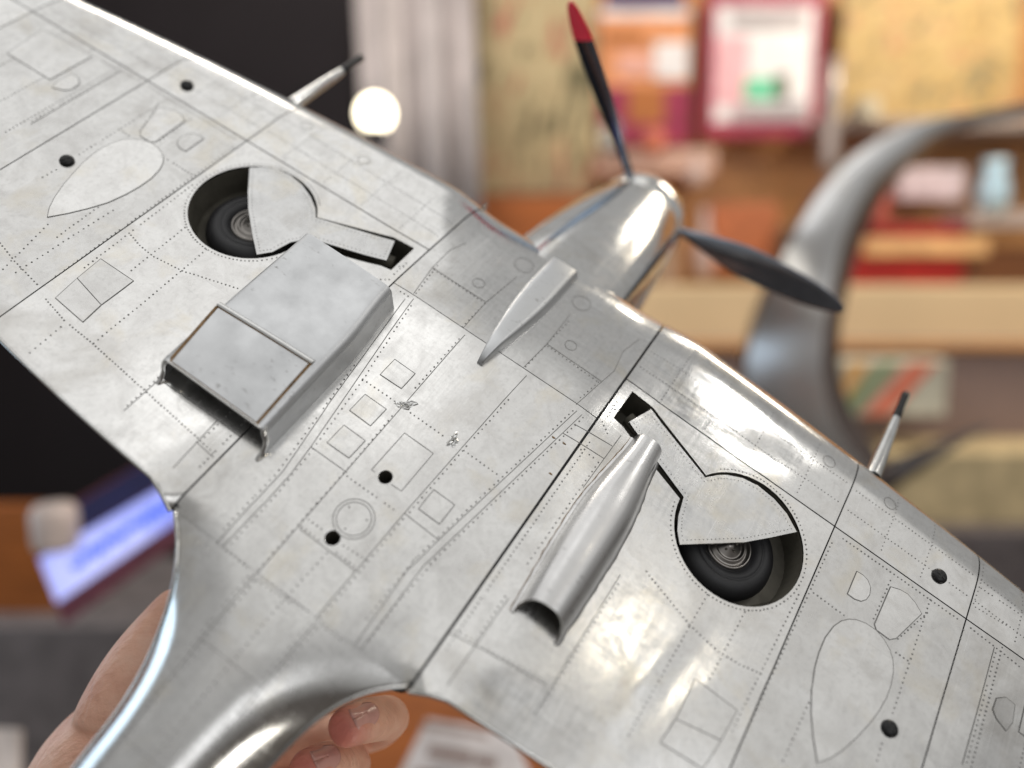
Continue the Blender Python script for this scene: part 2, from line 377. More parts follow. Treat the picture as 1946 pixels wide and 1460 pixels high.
# front belly panel wraps round the leading edge on each side of the nose
sheet('skin_panel', fr + [(XR - G, .236), (.095, .236), (.080, .285), (-.080, .285), (-.095, .236), (-XR + G, .236)], M_AL, fus, step=.018)
for s in (1, -1):
    m2 = MB(); rows = []
    for k in range(13):
        x = .072 + (XR - G - .072) * k / 12; yl = y_le(x); r = []
        r.append((s * x, .2352, zlow(x, .2352)))
        for t in np.linspace(0, math.pi / 2, 14): y = yl - W_LE + W_LE * math.sin(t); r.append((s * x, y, zlow(x, y)))
        for t in np.linspace(0, 1, 6)[1:]: r.append((s * x, yl - .05 * t, zlow(x, yl) - .06 * t ** .7))
        rows.append(r)
    m2.grid(rows, True, 0); m2.build('leading_edge_fillet', M_ALF, fus)
for cx, cy, r in HOLES:
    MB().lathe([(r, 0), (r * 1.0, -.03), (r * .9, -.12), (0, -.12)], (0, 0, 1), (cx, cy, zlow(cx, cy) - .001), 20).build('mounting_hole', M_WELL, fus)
    rr = MB(); n = 20
    rr.grid([[(cx + q * math.cos(t), cy + q * math.sin(t), zlow(cx, cy) + hz) for t in np.linspace(0, 2 * math.pi, n, endpoint=False)] for q, hz in ((r * .99, -.002), (r * 1.0, .0006), (r * 1.14, .0002))], True, 0, True)
    rr.build('hole_rim', M_AL2, fus)
def rim_tube(P, r, name, mat, parent):
    P = [np.array(p, float) for p in P]; rows = []
    for i in range(len(P)):
        t = P[min(len(P) - 1, i + 1)] - P[max(0, i - 1)]; t /= np.linalg.norm(t); a = np.cross(t, [0, 0, 1.0]); a /= np.linalg.norm(a); b2 = np.cross(t, a)
        rows.append([tuple(P[i] + r * (math.cos(q) * a + math.sin(q) * b2)) for q in np.linspace(0, 2 * math.pi, 8, endpoint=False)])
    return MB().grid(rows, True, 0, True).build(name, mat, parent)
for s, wg in ((1, wings[0]), (-1, wings[1])):
    rim_tube([(s * x, y_te(x) - .0015, zlow(x, y_te(x)) - .0042) for x in np.linspace(XR + .003, 1.9, 60)], .0042, 'trailing_edge', M_AL2, wg)
    rim_tube([(s * aft_w(y) * 1.0, y, zlow(aft_w(y), y) - .002) for y in np.linspace(-.578, -1.1, 40)], .0036, 'fillet_edge', M_AL2, fus)
# cowling of the nose
PZ, PY = -.376, .816
mb = MB(); rows = []
for i in range(30):
    t = i / 29; y = .22 + (PY - .02 - .22) * t
    hw = .166 - .006 * t - .032 * t ** 3; zc = -.27 + (PZ + .27) * t
    u_ = (y - .22) / (PY - .22); zb0 = zlow(0, .22) - .003; zb = zb0 - .22 * (y - .22) * (1 - u_) ** 1.0 + (PZ + .124 - zb0) * u_ ** 1.9
    hd = zb - zc; ex = 3.8 - 1.7 * t; r = []
    for a in np.linspace(0, 2 * math.pi, 56, endpoint=False):
        ca, sa = math.cos(a), math.sin(a); hz = hd if sa > 0 else .20 - .06 * t
        r.append((hw * math.copysign(abs(ca) ** (2 / ex), ca), y, zc + hz * math.copysign(abs(sa) ** (2 / ex), sa)))
    rows.append(r)
mb.grid(rows, True, 0, True)
nose = mb.build('engine_cowling', M_COWL, ac)
# propeller: spinner and three blades
prop = empty('propeller', parent=ac)
MB().lathe([(.126, -.02), (.128, 0), (.125, .03), (.110, .065), (.08, .092), (.04, .106), (0.0, .11)], (0, 1, 0), (0, PY - .01, PZ), 40).build('spinner', M_AL2, prop)
MB().lathe([(.05, 0), (.1315, 0), (.1315, .008), (.05, .008)], (0, 1, 0), (0, PY - .027, PZ), 40).build('spinner_gap', M_CORE, prop)
for k in range(3):
    th = 5.622 + k * 2 * math.pi / 3; er = np.array([math.sin(th), 0, math.cos(th)]); et = np.array([math.cos(th), 0, -math.sin(th)]); ey = np.array([0, 1.0, 0])
    def sect(r):
        u = r / .6; tw = math.radians(45 - 34 * u); ch = .017 + .074 * ss((u - .12) / .45) * (1 - .25 * ss((u - .6) / .4)); ch *= math.sqrt(max(.004, 1 - ((max(u, .78) - .78) / .222) ** 2))
        th_ = .030 * (1 - .75 * u) if u > .3 else .0233
        d = math.cos(tw) * et - math.sin(tw) * ey; nn = np.cross(er, d)
        return [tuple(np.array([0, PY + .02, PZ]) + er * r + d * ch * .5 * math.cos(a) + nn * th_ * .5 * math.sin(a)) for a in np.linspace(0, 2 * math.pi, 18, endpoint=False)]
    rs = list(np.linspace(.09, .505, 26)); bl = MB().grid([sect(r) for r in rs], True, 0, True).build('blade', M_BLACK, prop)
    rs = list(np.linspace(.505, .598, 10)); q = [sect(r) for r in rs]; mt = MB().grid(q, True, 0, True); mt.add(q[-1], [tuple(range(18))], False)
    mt.build('blade_tip', M_RED if k == 0 else M_BLACK, bl)
# ------------------------------------------------------------------ wheel wells, wheels, doors
DOORS = {1: [('rB', [(185, 270), (325, 190), (390, 280), (665, 622), (740, 607), (800, 605), (900, 625), (1000, 675), (1100, 757), (1180, 850), (1243, 965), (1080, 1000), (915, 1030), (505, 1045), (490, 960), (495, 870), (530, 745)])],
         -1: [('rA', [(1703, 680), (1095, 500), (1092, 430), (1055, 340), (990, 250), (900, 175), (800, 130), (700, 112), (585, 115), (572, 300), (575, 430), (605, 620), (640, 785), (760, 765), (900, 690), (1060, 662), (1640, 830)])]}
for s, wing in zip((1, -1), wings):
    fl = lambda P: [(s * x, y) for x, y in P]
    cx, cy = s * WELL_C[0], WELL_C[1]; z0 = zlow(cx, cy)
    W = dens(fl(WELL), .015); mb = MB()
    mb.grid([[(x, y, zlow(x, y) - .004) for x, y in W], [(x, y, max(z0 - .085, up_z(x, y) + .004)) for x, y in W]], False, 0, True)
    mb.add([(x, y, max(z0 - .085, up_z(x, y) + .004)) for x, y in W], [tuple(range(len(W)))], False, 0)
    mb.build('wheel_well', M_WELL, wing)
    lip = MB(); Wi = W
    n_ = len(W); cen = np.array(WELL_C) * [s, 1]
    lip.grid([[(x, y, zlow(x, y) + .0004) for x, y in W], [(x, y, zlow(x, y) - .0035) for x, y in W]], False, 0, True)
    lip.build('well_rim', M_AL2, wing)
    hub = np.array([s * .569, -.037, z0 - .052]); ax = np.array([s * .06, .10, 1.0])
    wheel = empty('wheel', parent=ac)
    R0 = .098
    ty = [(.044, .010), (.050, .018), (.060, .0225), (.064, .0220), (.0655, .0205), (.067, .0220), (.074, .0225), (.084, .019), (.093, .010), (R0, -.004), (.096, -.02), (.085, -.034), (.05, -.036)]
    MB().lathe(ty, ax, hub, 56).build('tyre', M_TYRE, wheel)
    rim = [(.0, .022), (.008, .022), (.009, .019), (.021, .0185), (.023, .014), (.027, .014), (.0285, .018), (.032, .018), (.0335, .011), (.039, .011), (.041, .0165), (.0445, .0165), (.046, .008)]
    MB().lathe(rim, ax, hub, 48).build('rim', M_RIM, wheel)
    b2 = MB(); an = ax / np.linalg.norm(ax); e1 = np.cross(an, [1, 0, 0]); e1 /= np.linalg.norm(e1); e2 = np.cross(an, e1)
    for k in range(5):
        t = k * 1.2566 + .4; b2.lathe([(.0025, .0), (.0025, .003), (0, .0034)], ax, hub + an * .018 + .014 * (math.cos(t) * e1 + math.sin(t) * e2), 8)
    b2.build('hub_bolts', M_WELL, wheel)
    # strut under the door
    a_ = np.array([s * .47, .005, z0 - .02]); b_ = np.array([s * .285, .062, -.05])
    MB().lathe([(.014, 0), (.014, np.linalg.norm(b_ - a_)), (0, np.linalg.norm(b_ - a_))], b_ - a_, a_, 16).build('gear_strut', M_WELL, wheel)
    reg, pts = DOORS[s][0]; P = px(reg, pts, .005)
    door = sheet('gear_door', P, M_DOOR, ac, off=.0045, depth=.006, step=.02)
    rb = MB()
    Pi = dens(inset(P, .0075 if True else 0), .0085)
    for x, y in Pi:
        z = zlow(x, y) + .0049; rb.add([(x + .0011 * math.cos(t), y + .0011 * math.sin(t), z) for t in np.linspace(0, 2 * math.pi, 6, endpoint=False)], [(0, 1, 2, 3, 4, 5)], False)
    rb.build('rivets', M_RIV, door, kind='stuff')
# ------------------------------------------------------------------ radiator under the left wing
rad = empty('radiator', parent=ac)
def rad_sec(y, t0=0.0):
    """profile from the outboard foot over the top to the inboard foot, shrunk by t0"""
    f = (y + .417) / .367                          # 0 at the rear, 1 at the front
    xo, xi = -.420 + t0, -.186 - t0 - .012 * ss((f - .6) / .4)
    h = .058 + .004 * math.sin(math.pi * f) - t0; r = .017; P = []
    base = lambda x: zlow(x, y)
    xo += .006 * ss(f); top = lambda x: h + .004
    P.append((xo - .002, y, base(xo) + .0002)); P.append((xo, y, base(xo) + .010))
    for a in np.linspace(0, math.pi / 2, 7): P.append((xo + r - r * math.cos(a) + .004, y, top(0) - r + r * math.sin(a)))
    for k in range(1, 12): P.append((xo + r + (xi - xo - 2 * r) * k / 12, y, top(0) + .0015 * math.sin(math.pi * k / 12)))
    for a in np.linspace(math.pi / 2, 0, 7): P.append((xi - r + r * math.cos(a) - .006, y, top(0) - r + r * math.sin(a)))
    P.append((xi - .002, y, base(xi) + .012)); P.append((xi, y, base(xi) + .0002))
    return P
def y_rear(j, n):  # the rear edge is cut back over the flap, feet reach aft
    return 0
ys_ = list(np.linspace(-.402, -.05, 24))
outer = [rad_sec(y) for y in ys_]; inner = [rad_sec(y, .004) for y in ys_]
n = len(outer[0])
def feet(sec, yadd): return [(p[0], p[1] - yadd * (1 - min(1, max(0, (p[2]) / .05))) ** 1.5, p[2]) for p in sec]
outer[0] = feet(outer[0], .018); inner[0] = feet(inner[0], .018)
mb = MB(); mb.grid(outer, True, 0); mb.grid([list(reversed(q)) for q in inner], True, 0)
mb.grid([outer[0], inner[0]], False, 1); mb.grid([inner[-1], outer[-1]], False, 1)
mb.build('radiator_duct', [M_CAST, M_AL2], rad)
def radtop(x, y): f = (y + .417) / .367; return .062 + .004 * math.sin(math.pi * f) + .0015 * math.sin(math.pi * min(1, max(0, (x + .40) / .2)))
FL = [onz(*q, .064)[:2] for q in ((415, 586), (588, 693), (494, 797), (322, 690))]
FL = [tuple(p) for p in FL]; FL[2] = (FL[2][0], -.4015); FL[3] = (FL[3][0], -.4015)
sheet('flap_seam', inset(FL, -.0035), M_STAIN, rad, off=.0006, depth=.001, zf=radtop, step=.03)
sheet('radiator_flap', inset(FL, .0012), M_CAST, rad, off=.0022, depth=.003, zf=radtop, step=.03)
m2 = MB(); p0, p1 = np.array(FL[0]), np.array(FL[1]); dv = (p1 - p0) / np.linalg.norm(p1 - p0); nv = np.array([-dv[1], dv[0]])
if nv[1] < 0: nv = -nv
rows = []
for k in range(9):
    q = p0 - dv * .004 + (p1 - p0 + dv * .008) * k / 8; r = []
    for o_, hz in ((.0005, .0004), (.0010, .0042), (.0045, .0050), (.0085, .0030), (.0115, .0004)): v = q + nv * o_; r.append((v[0], v[1], radtop(v[0], v[1]) + hz))
    rows.append(r)
m2.grid(rows, False); m2.build('flap_hinge_ridge', M_AL2, rad)
for xf, dx in ((-.4155, 1), (-.1895, -1)):
    rows = []
    for yy, zz, wd in ((-.398, .0585, .010), (-.404, .050, .0085), (-.4065, .036, .0075), (-.410, .022, .0075), (-.419, .010, .008), (-.430, .0045, .008), (-.433, .0022, .007)):
        xx = xf + dx * .010 * max(0, (zz - .03) / .03) ** 2
        rows.append([(xx + a_ * wd / 2, yy + b_ * .0035, zz + .0015 * b_) for a_, b_ in ((-1, -1), (-.3, -1.5), (.3, -1.5), (1, -1), (1, 1), (-1, 1))])
    m3 = MB().grid(rows, True, 0, True); m3.add(rows[-1], [tuple(range(6))], False); m3.add(rows[0], [tuple(range(6))], False); m3.build('outlet_foot', M_AL2, rad)
rim_tube([(-.405 + .205 * t, -.4035, radtop(-.405 + .205 * t, -.402) - .0005) for t in np.linspace(0, 1, 14)], .0022, 'outlet_lip', M_AL2, rad)
sheet('flap_groove', [(FL[0][0] - .0005, FL[0][1]), (FL[3][0] - .0005, FL[3][1] + .004), (FL[3][0] - .0065, FL[3][1] + .004), (FL[0][0] - .0055, FL[0][1])], M_STAIN, rad, off=.0012, depth=.001, zf=radtop, step=.02)
# matrix of the cooler inside
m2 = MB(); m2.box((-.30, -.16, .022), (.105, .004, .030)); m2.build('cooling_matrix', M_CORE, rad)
# ------------------------------------------------------------------ oil cooler under the right wing
oil = empty('oil_cooler', parent=ac)
def oil_sec(t, th=0.0):
    y = -.392 + .405 * t; xc = .348 - .004 * t
    w_ = (.0430 + .007 * math.sin(math.pi * min(1, t * 1.05)) - .013 * ss((t - .55) / .45)) - th
    h = (.046 + .008 * math.sin(math.pi * t) - .008 * ss((t - .5) / .5)) - th
    r = []
    for a in np.linspace(0, math.pi, 25):
        c_ = math.cos(a); x = xc - w_ * math.copysign(abs(c_) ** .8, c_); r.append((x, y + .030 * max(0, 1 - 5 * t) * math.sin(a) ** .8, -.0074 - .042 * x - .0656 * y + .0002 + (h + .006) * math.sin(a) ** .85))
    return r
o_ = [oil_sec(t) for t in np.linspace(0, 1, 36)]; i_ = [oil_sec(t, .004) for t in np.linspace(0, 1, 36)]
mb = MB(); mb.grid(o_, True, 0); mb.grid([list(reversed(q)) for q in i_], True, 1); mb.grid([o_[0], i_[0]], False, 2); mb.grid([i_[-1], o_[-1]], False, 0)
mb.build('oil_cooler_duct', [M_CAST2, M_CAST2, M_AL2], oil)
for sd in (0, -1):
    rows = []; random.seed(3 + sd)
    for q in o_:
        p = np.array(q[sd]); sg = -1 if sd == 0 else 1; j = .0016 * random.random()
        rows.append([(p[0] + sg * a_, p[1], zlow(p[0] + sg * a_, p[1]) + b_) for a_, b_ in ((-.002, .004), (.0015 + j, .0035), (.0038 + j, .0004))])
    MB().grid(rows, True).build('duct_flange', M_CAST2, oil)
    gl = MB(); rows = [[(r[2][0] + (-1 if sd == 0 else 1) * k * (.0008 + .0014 * abs(math.sin(i * 1.7) * math.cos(i * .6))), r[2][1], zlow(r[2][0], r[2][1]) + .0003) for k in (0, 1)] for i, r in enumerate(rows)]
    gl.grid(rows, False); gl.build('glue_line', M_STAIN if sd == 0 else M_LINE, oil)
# ------------------------------------------------------------------ fairing on the centre line
def fair_sec(t, ins, h):
    y = -.046 + .335 * t; w_ = (.0345 * min(1, 1.55 * t ** .72) ** 1.0) * (1 if t < .99 else 1) + .004
    w_ = max(.003, w_ - ins); return y, w_, h
mb = MB(); rows = []
for t in np.linspace(0, 1, 26) ** 1.3:
    y = -.046 + .330 * t; w_ = .006 + .0305 * math.sin(min(1, t * 1.35) * math.pi / 2); h = .006 + .019 * min(1, t * 6) ** .5
    zc = zlow(0, y); r = []
    for fx, fz in ((-1, 0), (-.93, .45), (-.84, .82), (-.74, .97), (-.5, 1.0), (0, 1.02), (.5, 1.0), (.74, .97), (.84, .82), (.93, .45), (1, 0)):
        r.append((fx * w_ - .003 * t, y, min(zc, zlow(fx * w_, y)) + .0003 + h * fz))
    rows.append(r)
mb.grid(rows, True); mb.add(rows[-1], [tuple(range(11))], False); mb.add(rows[0], [tuple(reversed(range(11)))], False)
mb.build('centre_line_fairing', M_CAST, ac)
# ------------------------------------------------------------------ cannons
for s in (1, -1):
    can = empty('cannon', parent=ac); o = np.array([s * .764, .30, -.105]); d = np.array([0, 1, -.09])
    MB().lathe([(.0165, 0), (.0150, .05), (.0110, .15), (.0085, .18)], d, o, 20).build('barrel_sleeve', M_AL2, can)
    MB().lathe([(.0075, .175), (.0092, .178), (.0092, .20), (.0080, .215), (.0086, .25), (.0078, .258), (.004, .258), (.004, .24)], d, o, 20).build('muzzle', M_SCREW, can)
# ------------------------------------------------------------------ screws
for x, y, wg in ((.932, -.169, 0), (.932, .153, 0), (-.932, -.169, 1), (-.932, .153, 1)):
    z = zlow(x, y); rs = .0145; n = 24; scw = MB()
    scw.lathe([(rs, 0), (rs * .98, .0035), (rs * .85, .0062), (rs * .5, .0078), (.0, .0082)], (0, 0, 1), (x, y, z), n)
    o = scw.build('screw', M_SCREW, wings[wg])
    sl = MB(); an = random.uniform(0, 1.5); R_ = np.array([[math.cos(an), -math.sin(an), 0], [math.sin(an), math.cos(an), 0], [0, 0, 1]])
    sl.box((x, y, z + .0076), (rs * .55, .0016, .0014), 0, R_); sl.box((x, y, z + .0074), (.0016, rs * .55, .0014), 0, R_)
    sl.build('cross_recess', M_CORE, o)
# ------------------------------------------------------------------ engraved lines, hatches, rivets
LINES = []; RIV = {0: [], 1: [], 2: []}; HATCH = []
def owner(x): return 2 if abs(x) < XR else (0 if x > 0 else 1)
def addl(P, wd=.0014): LINES.append((P, wd))
def L(reg, pts, mir=False, wd=.0014):
    P = px(reg, pts); addl(P, wd)
    if mir: addl([(-x, y) for x, y in P], wd)
def Vr(reg, pts, mir=False, sp=.0102, P=None):
    P = P if P is not None else px(reg, pts)
    for Q in ([P, [(-x, y) for x, y in P]] if mir else [P]):
        acc = 0.0
        for i in range(len(Q) - 1):
            a, b = np.array(Q[i]), np.array(Q[i + 1]); ln = np.linalg.norm(b - a); t = acc; st_ = sp * (.88 if abs(b[0] - a[0]) > abs(b[1] - a[1]) else 1.1)
            while t < ln:
                q = a + (b - a) * t / ln; RIV[owner(q[0])].append(tuple(q)); t += st_
            acc = t - ln
def Ht(reg, pts, mir=False):
    P = px(reg, pts); HATCH.append(P)
    if mir: HATCH.append([(-x, y) for x, y in P])
# belly
L('p', [(883.6, 636.6), (487, 1092)]); L('p', [(1001, 713.8), (958, 760), (768, 976), (598, 1178)])
L('p', [(786, 568), (734, 640)]); L('a', [(1160, 0), (505, 955), (330, 1192), (90, 1460)]); L('b', [(545, 270), (190, 645)])
L('p', [(770, 568), (622, 771)]); L('a', [(650, 600), (270, 1160), (0, 1450)]); L('b', [(455, 260), (140, 610)])
L('c', [(1535, 95), (335, 1215), (90, 1460)]); L('c', [(1580, 128), (185, 1460)])
L('r8', [(455, 490), (190, 865)]); L('r8', [(510, 500), (215, 895)])
L('a', [(505, 955), (820, 1180)]); L('c', [(40, 985), (335, 1215)]); L('b', [(865, 480), (1350, 845)])
for q in ([(1232, 197), (1410, 322), (1290, 452), (1105, 330)], [(975, 500), (1160, 630), (1022, 775), (840, 640)], [(792, 768), (978, 903), (835, 1055), (645, 920)], [(1318, 835), (1567, 1013), (1290, 1340), (1030, 1155)]): Ht('a', q)
HATCH.pop()          # the drilled one is drawn as an outline
L('a', [(1060, 1175), (1030, 1155), (1318, 835), (1567, 1013), (1290, 1340), (1200, 1280)])
Ht('c', [(293, 780), (475, 912), (343, 1080), (160, 945)])
cc = px('b', [(1335, 393)])[0]; addl(disc(*cc, .0345, 40) + [disc(*cc, .0345, 40)[0]]); addl(disc(*cc, .0288, 36) + [disc(*cc, .0288, 36)[0]])
for q, r in (((923, 412), .0125), ((1445, 765), .0120), ((1180, 310), .021), ((1505, 525), .020)):
    c0 = px('r5', [q])[0]; addl(disc(*c0, r, 26) + [disc(*c0, r, 26)[0]], .0011)
L('r5', [(555, 470), (660, 325), (760, 225), (850, 185)], wd=.0012); L('r5', [(838, 663), (965, 520), (1140, 375)], wd=.0012); L('r5', [(660, 325), (965, 520)], wd=.0012)
L('r5', [(1178, 888), (1310, 757), (1440, 590)], wd=.0012); L('r5', [(1310, 757), (1620, 970)], wd=.0012); L('r5', [(1475, 1100), (1620, 970), (1690, 910), (1740, 800), (1830, 730)], wd=.0012)
for reg, q in (('a', [(1790, 20), (1390, 470)]), ('a', [(1210, 690), (820, 1150), (550, 1450)]), ('b', [(1006, 264), (830, 470)]), ('b', [(800, 500), (430, 920)]),
               ('c', [(940, 0), (515, 475), (70, 990)]), ('b', [(1760, 395), (1260, 1000), (1010, 1290)]), ('a', [(1185, 15), (960, 370), (505, 1000), (170, 1415)]),
               ('a', [(880, 250), (545, 720), (205, 1190), (15, 1390)]), ('b', [(460, 214), (165, 530)]), ('b', [(615, 238), (270, 610)]),
               ('c', [(1500, 95), (95, 1415)]), ('c', [(1587, 155), (240, 1440)]), ('d', [(387, 20), (20, 435)]), ('b', [(1875, 730), (1420, 1290)]),
               ('r8', [(405, 652), (240, 870)]), ('a', [(955, 370), (1245, 570)]), ('a', [(1370, 660), (1680, 880)]), ('c', [(555, 440), (865, 662)]), ('b', [(1275, 25), (1705, 330)]),
               ('b', [(940, 400), (1080, 500)]), ('b', [(880, 465), (1050, 590)]), ('b', [(1245, 625), (1455, 760)]), ('b', [(1185, 690), (1345, 810)]), ('b', [(1100, 690), (690, 1140)]),
               ('b', [(540, 910), (960, 1210)]), ('b', [(500, 925), (780, 1120)]), ('b', [(230, 670), (430, 830)]), ('b', [(1020, 1290), (1220, 1440)]),
               ('r5', [(670, 335), (965, 530)]), ('r5', [(1315, 770), (1610, 980)]), ('r5', [(570, 470), (690, 310)]), ('r5', [(830, 660), (960, 525), (1130, 385)]), ('r5', [(1190, 885), (1440, 620)]), ('r5', [(1480, 1080), (1610, 965)]),
               ('r5', [(480, 460), (530, 490)]), ('r5', [(540, 540), (440, 690)])):
    Vr(reg, q)
for q in ((1295, 292), (1447, 404), (1258, 482)): RIV[2].append(px('b', [q])[0])
# rear body
for xo in (-.062, .062):
    addl([(xo * (1 - .15 * t), -.585 - .45 * t) for t in np.linspace(0, 1, 14)])
    for o_ in (-.006, .006): Vr(None, None, P=[(xo * (1 - .15 * t) + o_, -.59 - .45 * t) for t in np.linspace(0, 1, 12)])
Vr(None, None, P=[(0, -.60), (0, -1.0)]); Vr(None, None, P=[(-.06, -.70), (.06, -.70)]); Vr(None, None, P=[(-.06, -.86), (.06, -.86)])
# wings
TEAR = [(853, 1363), (832, 1230), (821, 1100), (823, 980), (840, 860), (862, 780), (895, 700), (940, 640), (980, 612), (1020, 603), (1060, 606), (1110, 625), (1165, 662), (1205, 710), (1237, 765), (1253, 820), (1255, 880), (1243, 950), (1218, 1020), (1178, 1090), (1125, 1160), (1060, 1230), (985, 1298), (920, 1340)]
DH = [(1062, 350), (1095, 370), (1120, 397), (1135, 435), (1130, 475), (1112, 500), (1085, 509), (1050, 497), (1012, 470)]
REG['f'] = (0, 0, 4.562); Ht('f', [(60, 465), (370, 255), (800, 490), (435, 695)], True); L('f', [(175, 530), (480, 325)], True); L('f', [(330, 620), (640, 410)], True)
Ht('r9', TEAR, True); Ht('r9', [(1240, 432), (1290, 447), (1330, 470), (1370, 515), (1405, 575), (1270, 705), (1235, 712), (1165, 660), (1155, 630)], True); Ht('r9', DH, True)
Ht('r9', [(207, 918), (432, 1085), (345, 1245), (105, 1130)], True); Ht('r9', [(105, 1130), (345, 1245), (250, 1395), (22, 1255)], True)
Ht('r9', [(1800, 1020), (1850, 1015), (1898, 1055), (1885, 1150), (1850, 1195), (1800, 1130), (1780, 1080)], True)
L('r9', [(1790, 750), (1620, 1370)], True)
addl([(.238, -.30), (.238, -.30)]) if False else None
for reg, q in (('e', [(1905, 230), (1320, 1430)]), ('r9', [(930, 200), (400, 1380)]), ('r9', [(990, 178), (1610, 612)]), ('r9', [(1625, 660), (1420, 1340)]), ('r9', [(1680, 520), (1730, 300)]),
               ('r9', [(835, 465), (1005, 590)]), ('r9', [(1240, 400), (1145, 620)]), ('r9', [(1450, 500), (1250, 1110)]), ('r9', [(1435, 570), (1265, 720)]), ('r9', [(1270, 780), (1345, 830)]),
               ('r9', [(810, 1045), (665, 1370)]), ('r9', [(1195, 1260), (1165, 1370)]), ('r9', [(1795, 780), (1640, 1370)]), ('r9', [(1665, 650), (1930, 860)]), ('r9', [(1690, 540), (1860, 640)]), ('r9', [(1720, 440), (1930, 580)]),
               ('e', [(585, 30), (800, 295), (965, 495), (1220, 730), (1400, 840), (1580, 915)]), ('e', [(1115, 230), (740, 890), (430, 1450)]), ('e', [(1440, 380), (1115, 1000)]),
               ('e', [(1035, 1015), (1320, 1220), (1250, 1420)]), ('e', [(1010, 1035), (875, 1240)]), ('e', [(870, 1290), (1200, 1440)]),
               ('d', [(1890, 320), (1180, 1460)]), ('d', [(910, 430), (660, 810)]), 
               ('c', [(1755, 190), (1820, 350)]), ('c', [(1880, 20), (1780, 170)]), ('c', [(1850, 50), (1920, 200)])):
    Vr(reg, q, True, sp=.0090)
for reg, q in (('d', [(480, 730), (660, 820)]), ('d', [(720, 870), (1270, 1170)]), ('c', [(1720, 545), (1085, 1450)]), ('c', [(1570, 430), (1710, 520)])): Vr(reg, q)
L('d', [(1910, 240), (1160, 1460)], True); L('d', [(945, 440), (410, 1200)]); L('d', [(430, 750), (650, 850), (1270, 1200)])
L('c', [(1916, 310), (1590, 760)]); L('c', [(1510, 210), (1840, 400)]); L('c', [(1415, 290), (1770, 510)])
Vr('r4', [(260, 505), (370, 630), (525, 755), (830, 1030), (1210, 1375)], False, .0085); Vr('r4', [(345, 660), (140, 830)], False)
L('r4', [(920, 970), (1360, 1280)]); L('r4', [(1230, 1190), (980, 1460)]); L('r4', [(1110, 1310), (1210, 1400)])
Vr('r4', [(0, 185), (85, 290), (220, 430)], False); Vr('r4', [(270, 80), (0, 350)], False); Vr('r4', [(640, 0), (60, 370)], False)
for x in (.32, .42, .52, .63, .815, .90, 1.10, 1.20): Vr(None, None, True, .0085, P=[(x, .128), (x, .265)])
for y in (.165, .215): Vr(None, None, True, .0085, P=[(.25, y), (.71, y)]); Vr(None, None, True, .0085, P=[(.73, y - .004), (.995, y - .012)]); Vr(None, None, True, .0085, P=[(1.01, y - .012), (1.34, y - .03)])
for x in (.50, .66, .80): addl(disc(x, .235, .013, 20) + [disc(x, .235, .013, 20)[0]], .0010); addl(disc(-x, .235, .013, 20) + [disc(-x, .235, .013, 20)[0]], .0010)
arc = [(WELL_C[0] + .1325 * math.cos(t), WELL_C[1] + .1325 * math.sin(t)) for t in np.linspace(-3.0, 2.3, 60)]
Vr(None, None, True, .0085, P=arc)
Vr(None, None, True, .0080, P=[(.252, -.50), (.252, -.05)])
for s in (1, -1):        # flap and aileron rows outboard
    for xo in (1.08, 1.16, 1.25): Vr(None, None, False, .008, P=[(s * xo, .10), (s * xo, -.38)])
# build
def ribbon(mb, P, wd, off):
    P = dens(P, .02, False); n = len(P); rows = []
    for i in range(n):
        a = np.array(P[max(0, i - 1)]); b = np.array(P[min(n - 1, i + 1)]); t = b - a; t /= np.linalg.norm(t) + 1e-12; m_ = np.array([-t[1], t[0]]) * wd / 2; q = np.array(P[i])
        rows.append([(*(q + m_), zlow(*(q + m_)) + off), (*(q - m_), zlow(*(q - m_)) + off)])
    mb.grid(rows, False)
par = {0: wings[0], 1: wings[1], 2: fus}
lm = {0: MB(), 1: MB(), 2: MB()}
for P, wd in LINES: ribbon(lm[owner(sum(p[0] for p in P) / len(P))], P, wd, .0004)
for k in lm: lm[k].build('engraved_lines', M_LINE, par[k], kind='stuff')
for k in RIV:
    mb = MB()
    seen = []
    for x, y in RIV[k]:
        if inpoly(abs(x), y, well_outline(.003)): continue
        r = (.0013 if (y > .12 and k != 2) else .00165) * random.uniform(.85, 1.15); x += random.gauss(0, .0002); y += random.gauss(0, .0002)
        if random.random() < .015: continue
        mb.add([(x + r * math.cos(t), y + r * math.sin(t), zlow(x, y) + .0005) for t in np.linspace(0, 2 * math.pi, 7, endpoint=False)] + [(x, y, zlow(x, y) + .0008)], [(i, (i + 1) % 7, 7) for i in range(7)], False)
    mb.build('rivets', M_RIV, par[k], kind='stuff')
for P in HATCH:
    k = owner(sum(p[0] for p in P) / len(P))
    h = sheet('access_hatch', inset(P, .0008), M_AL, par[k], off=.0010, depth=.0008, step=.025)
    mb = MB(); ribbon(mb, P + [P[0], P[1]], .0015, .0006); mb.build('hatch_seam', M_LINE, h)
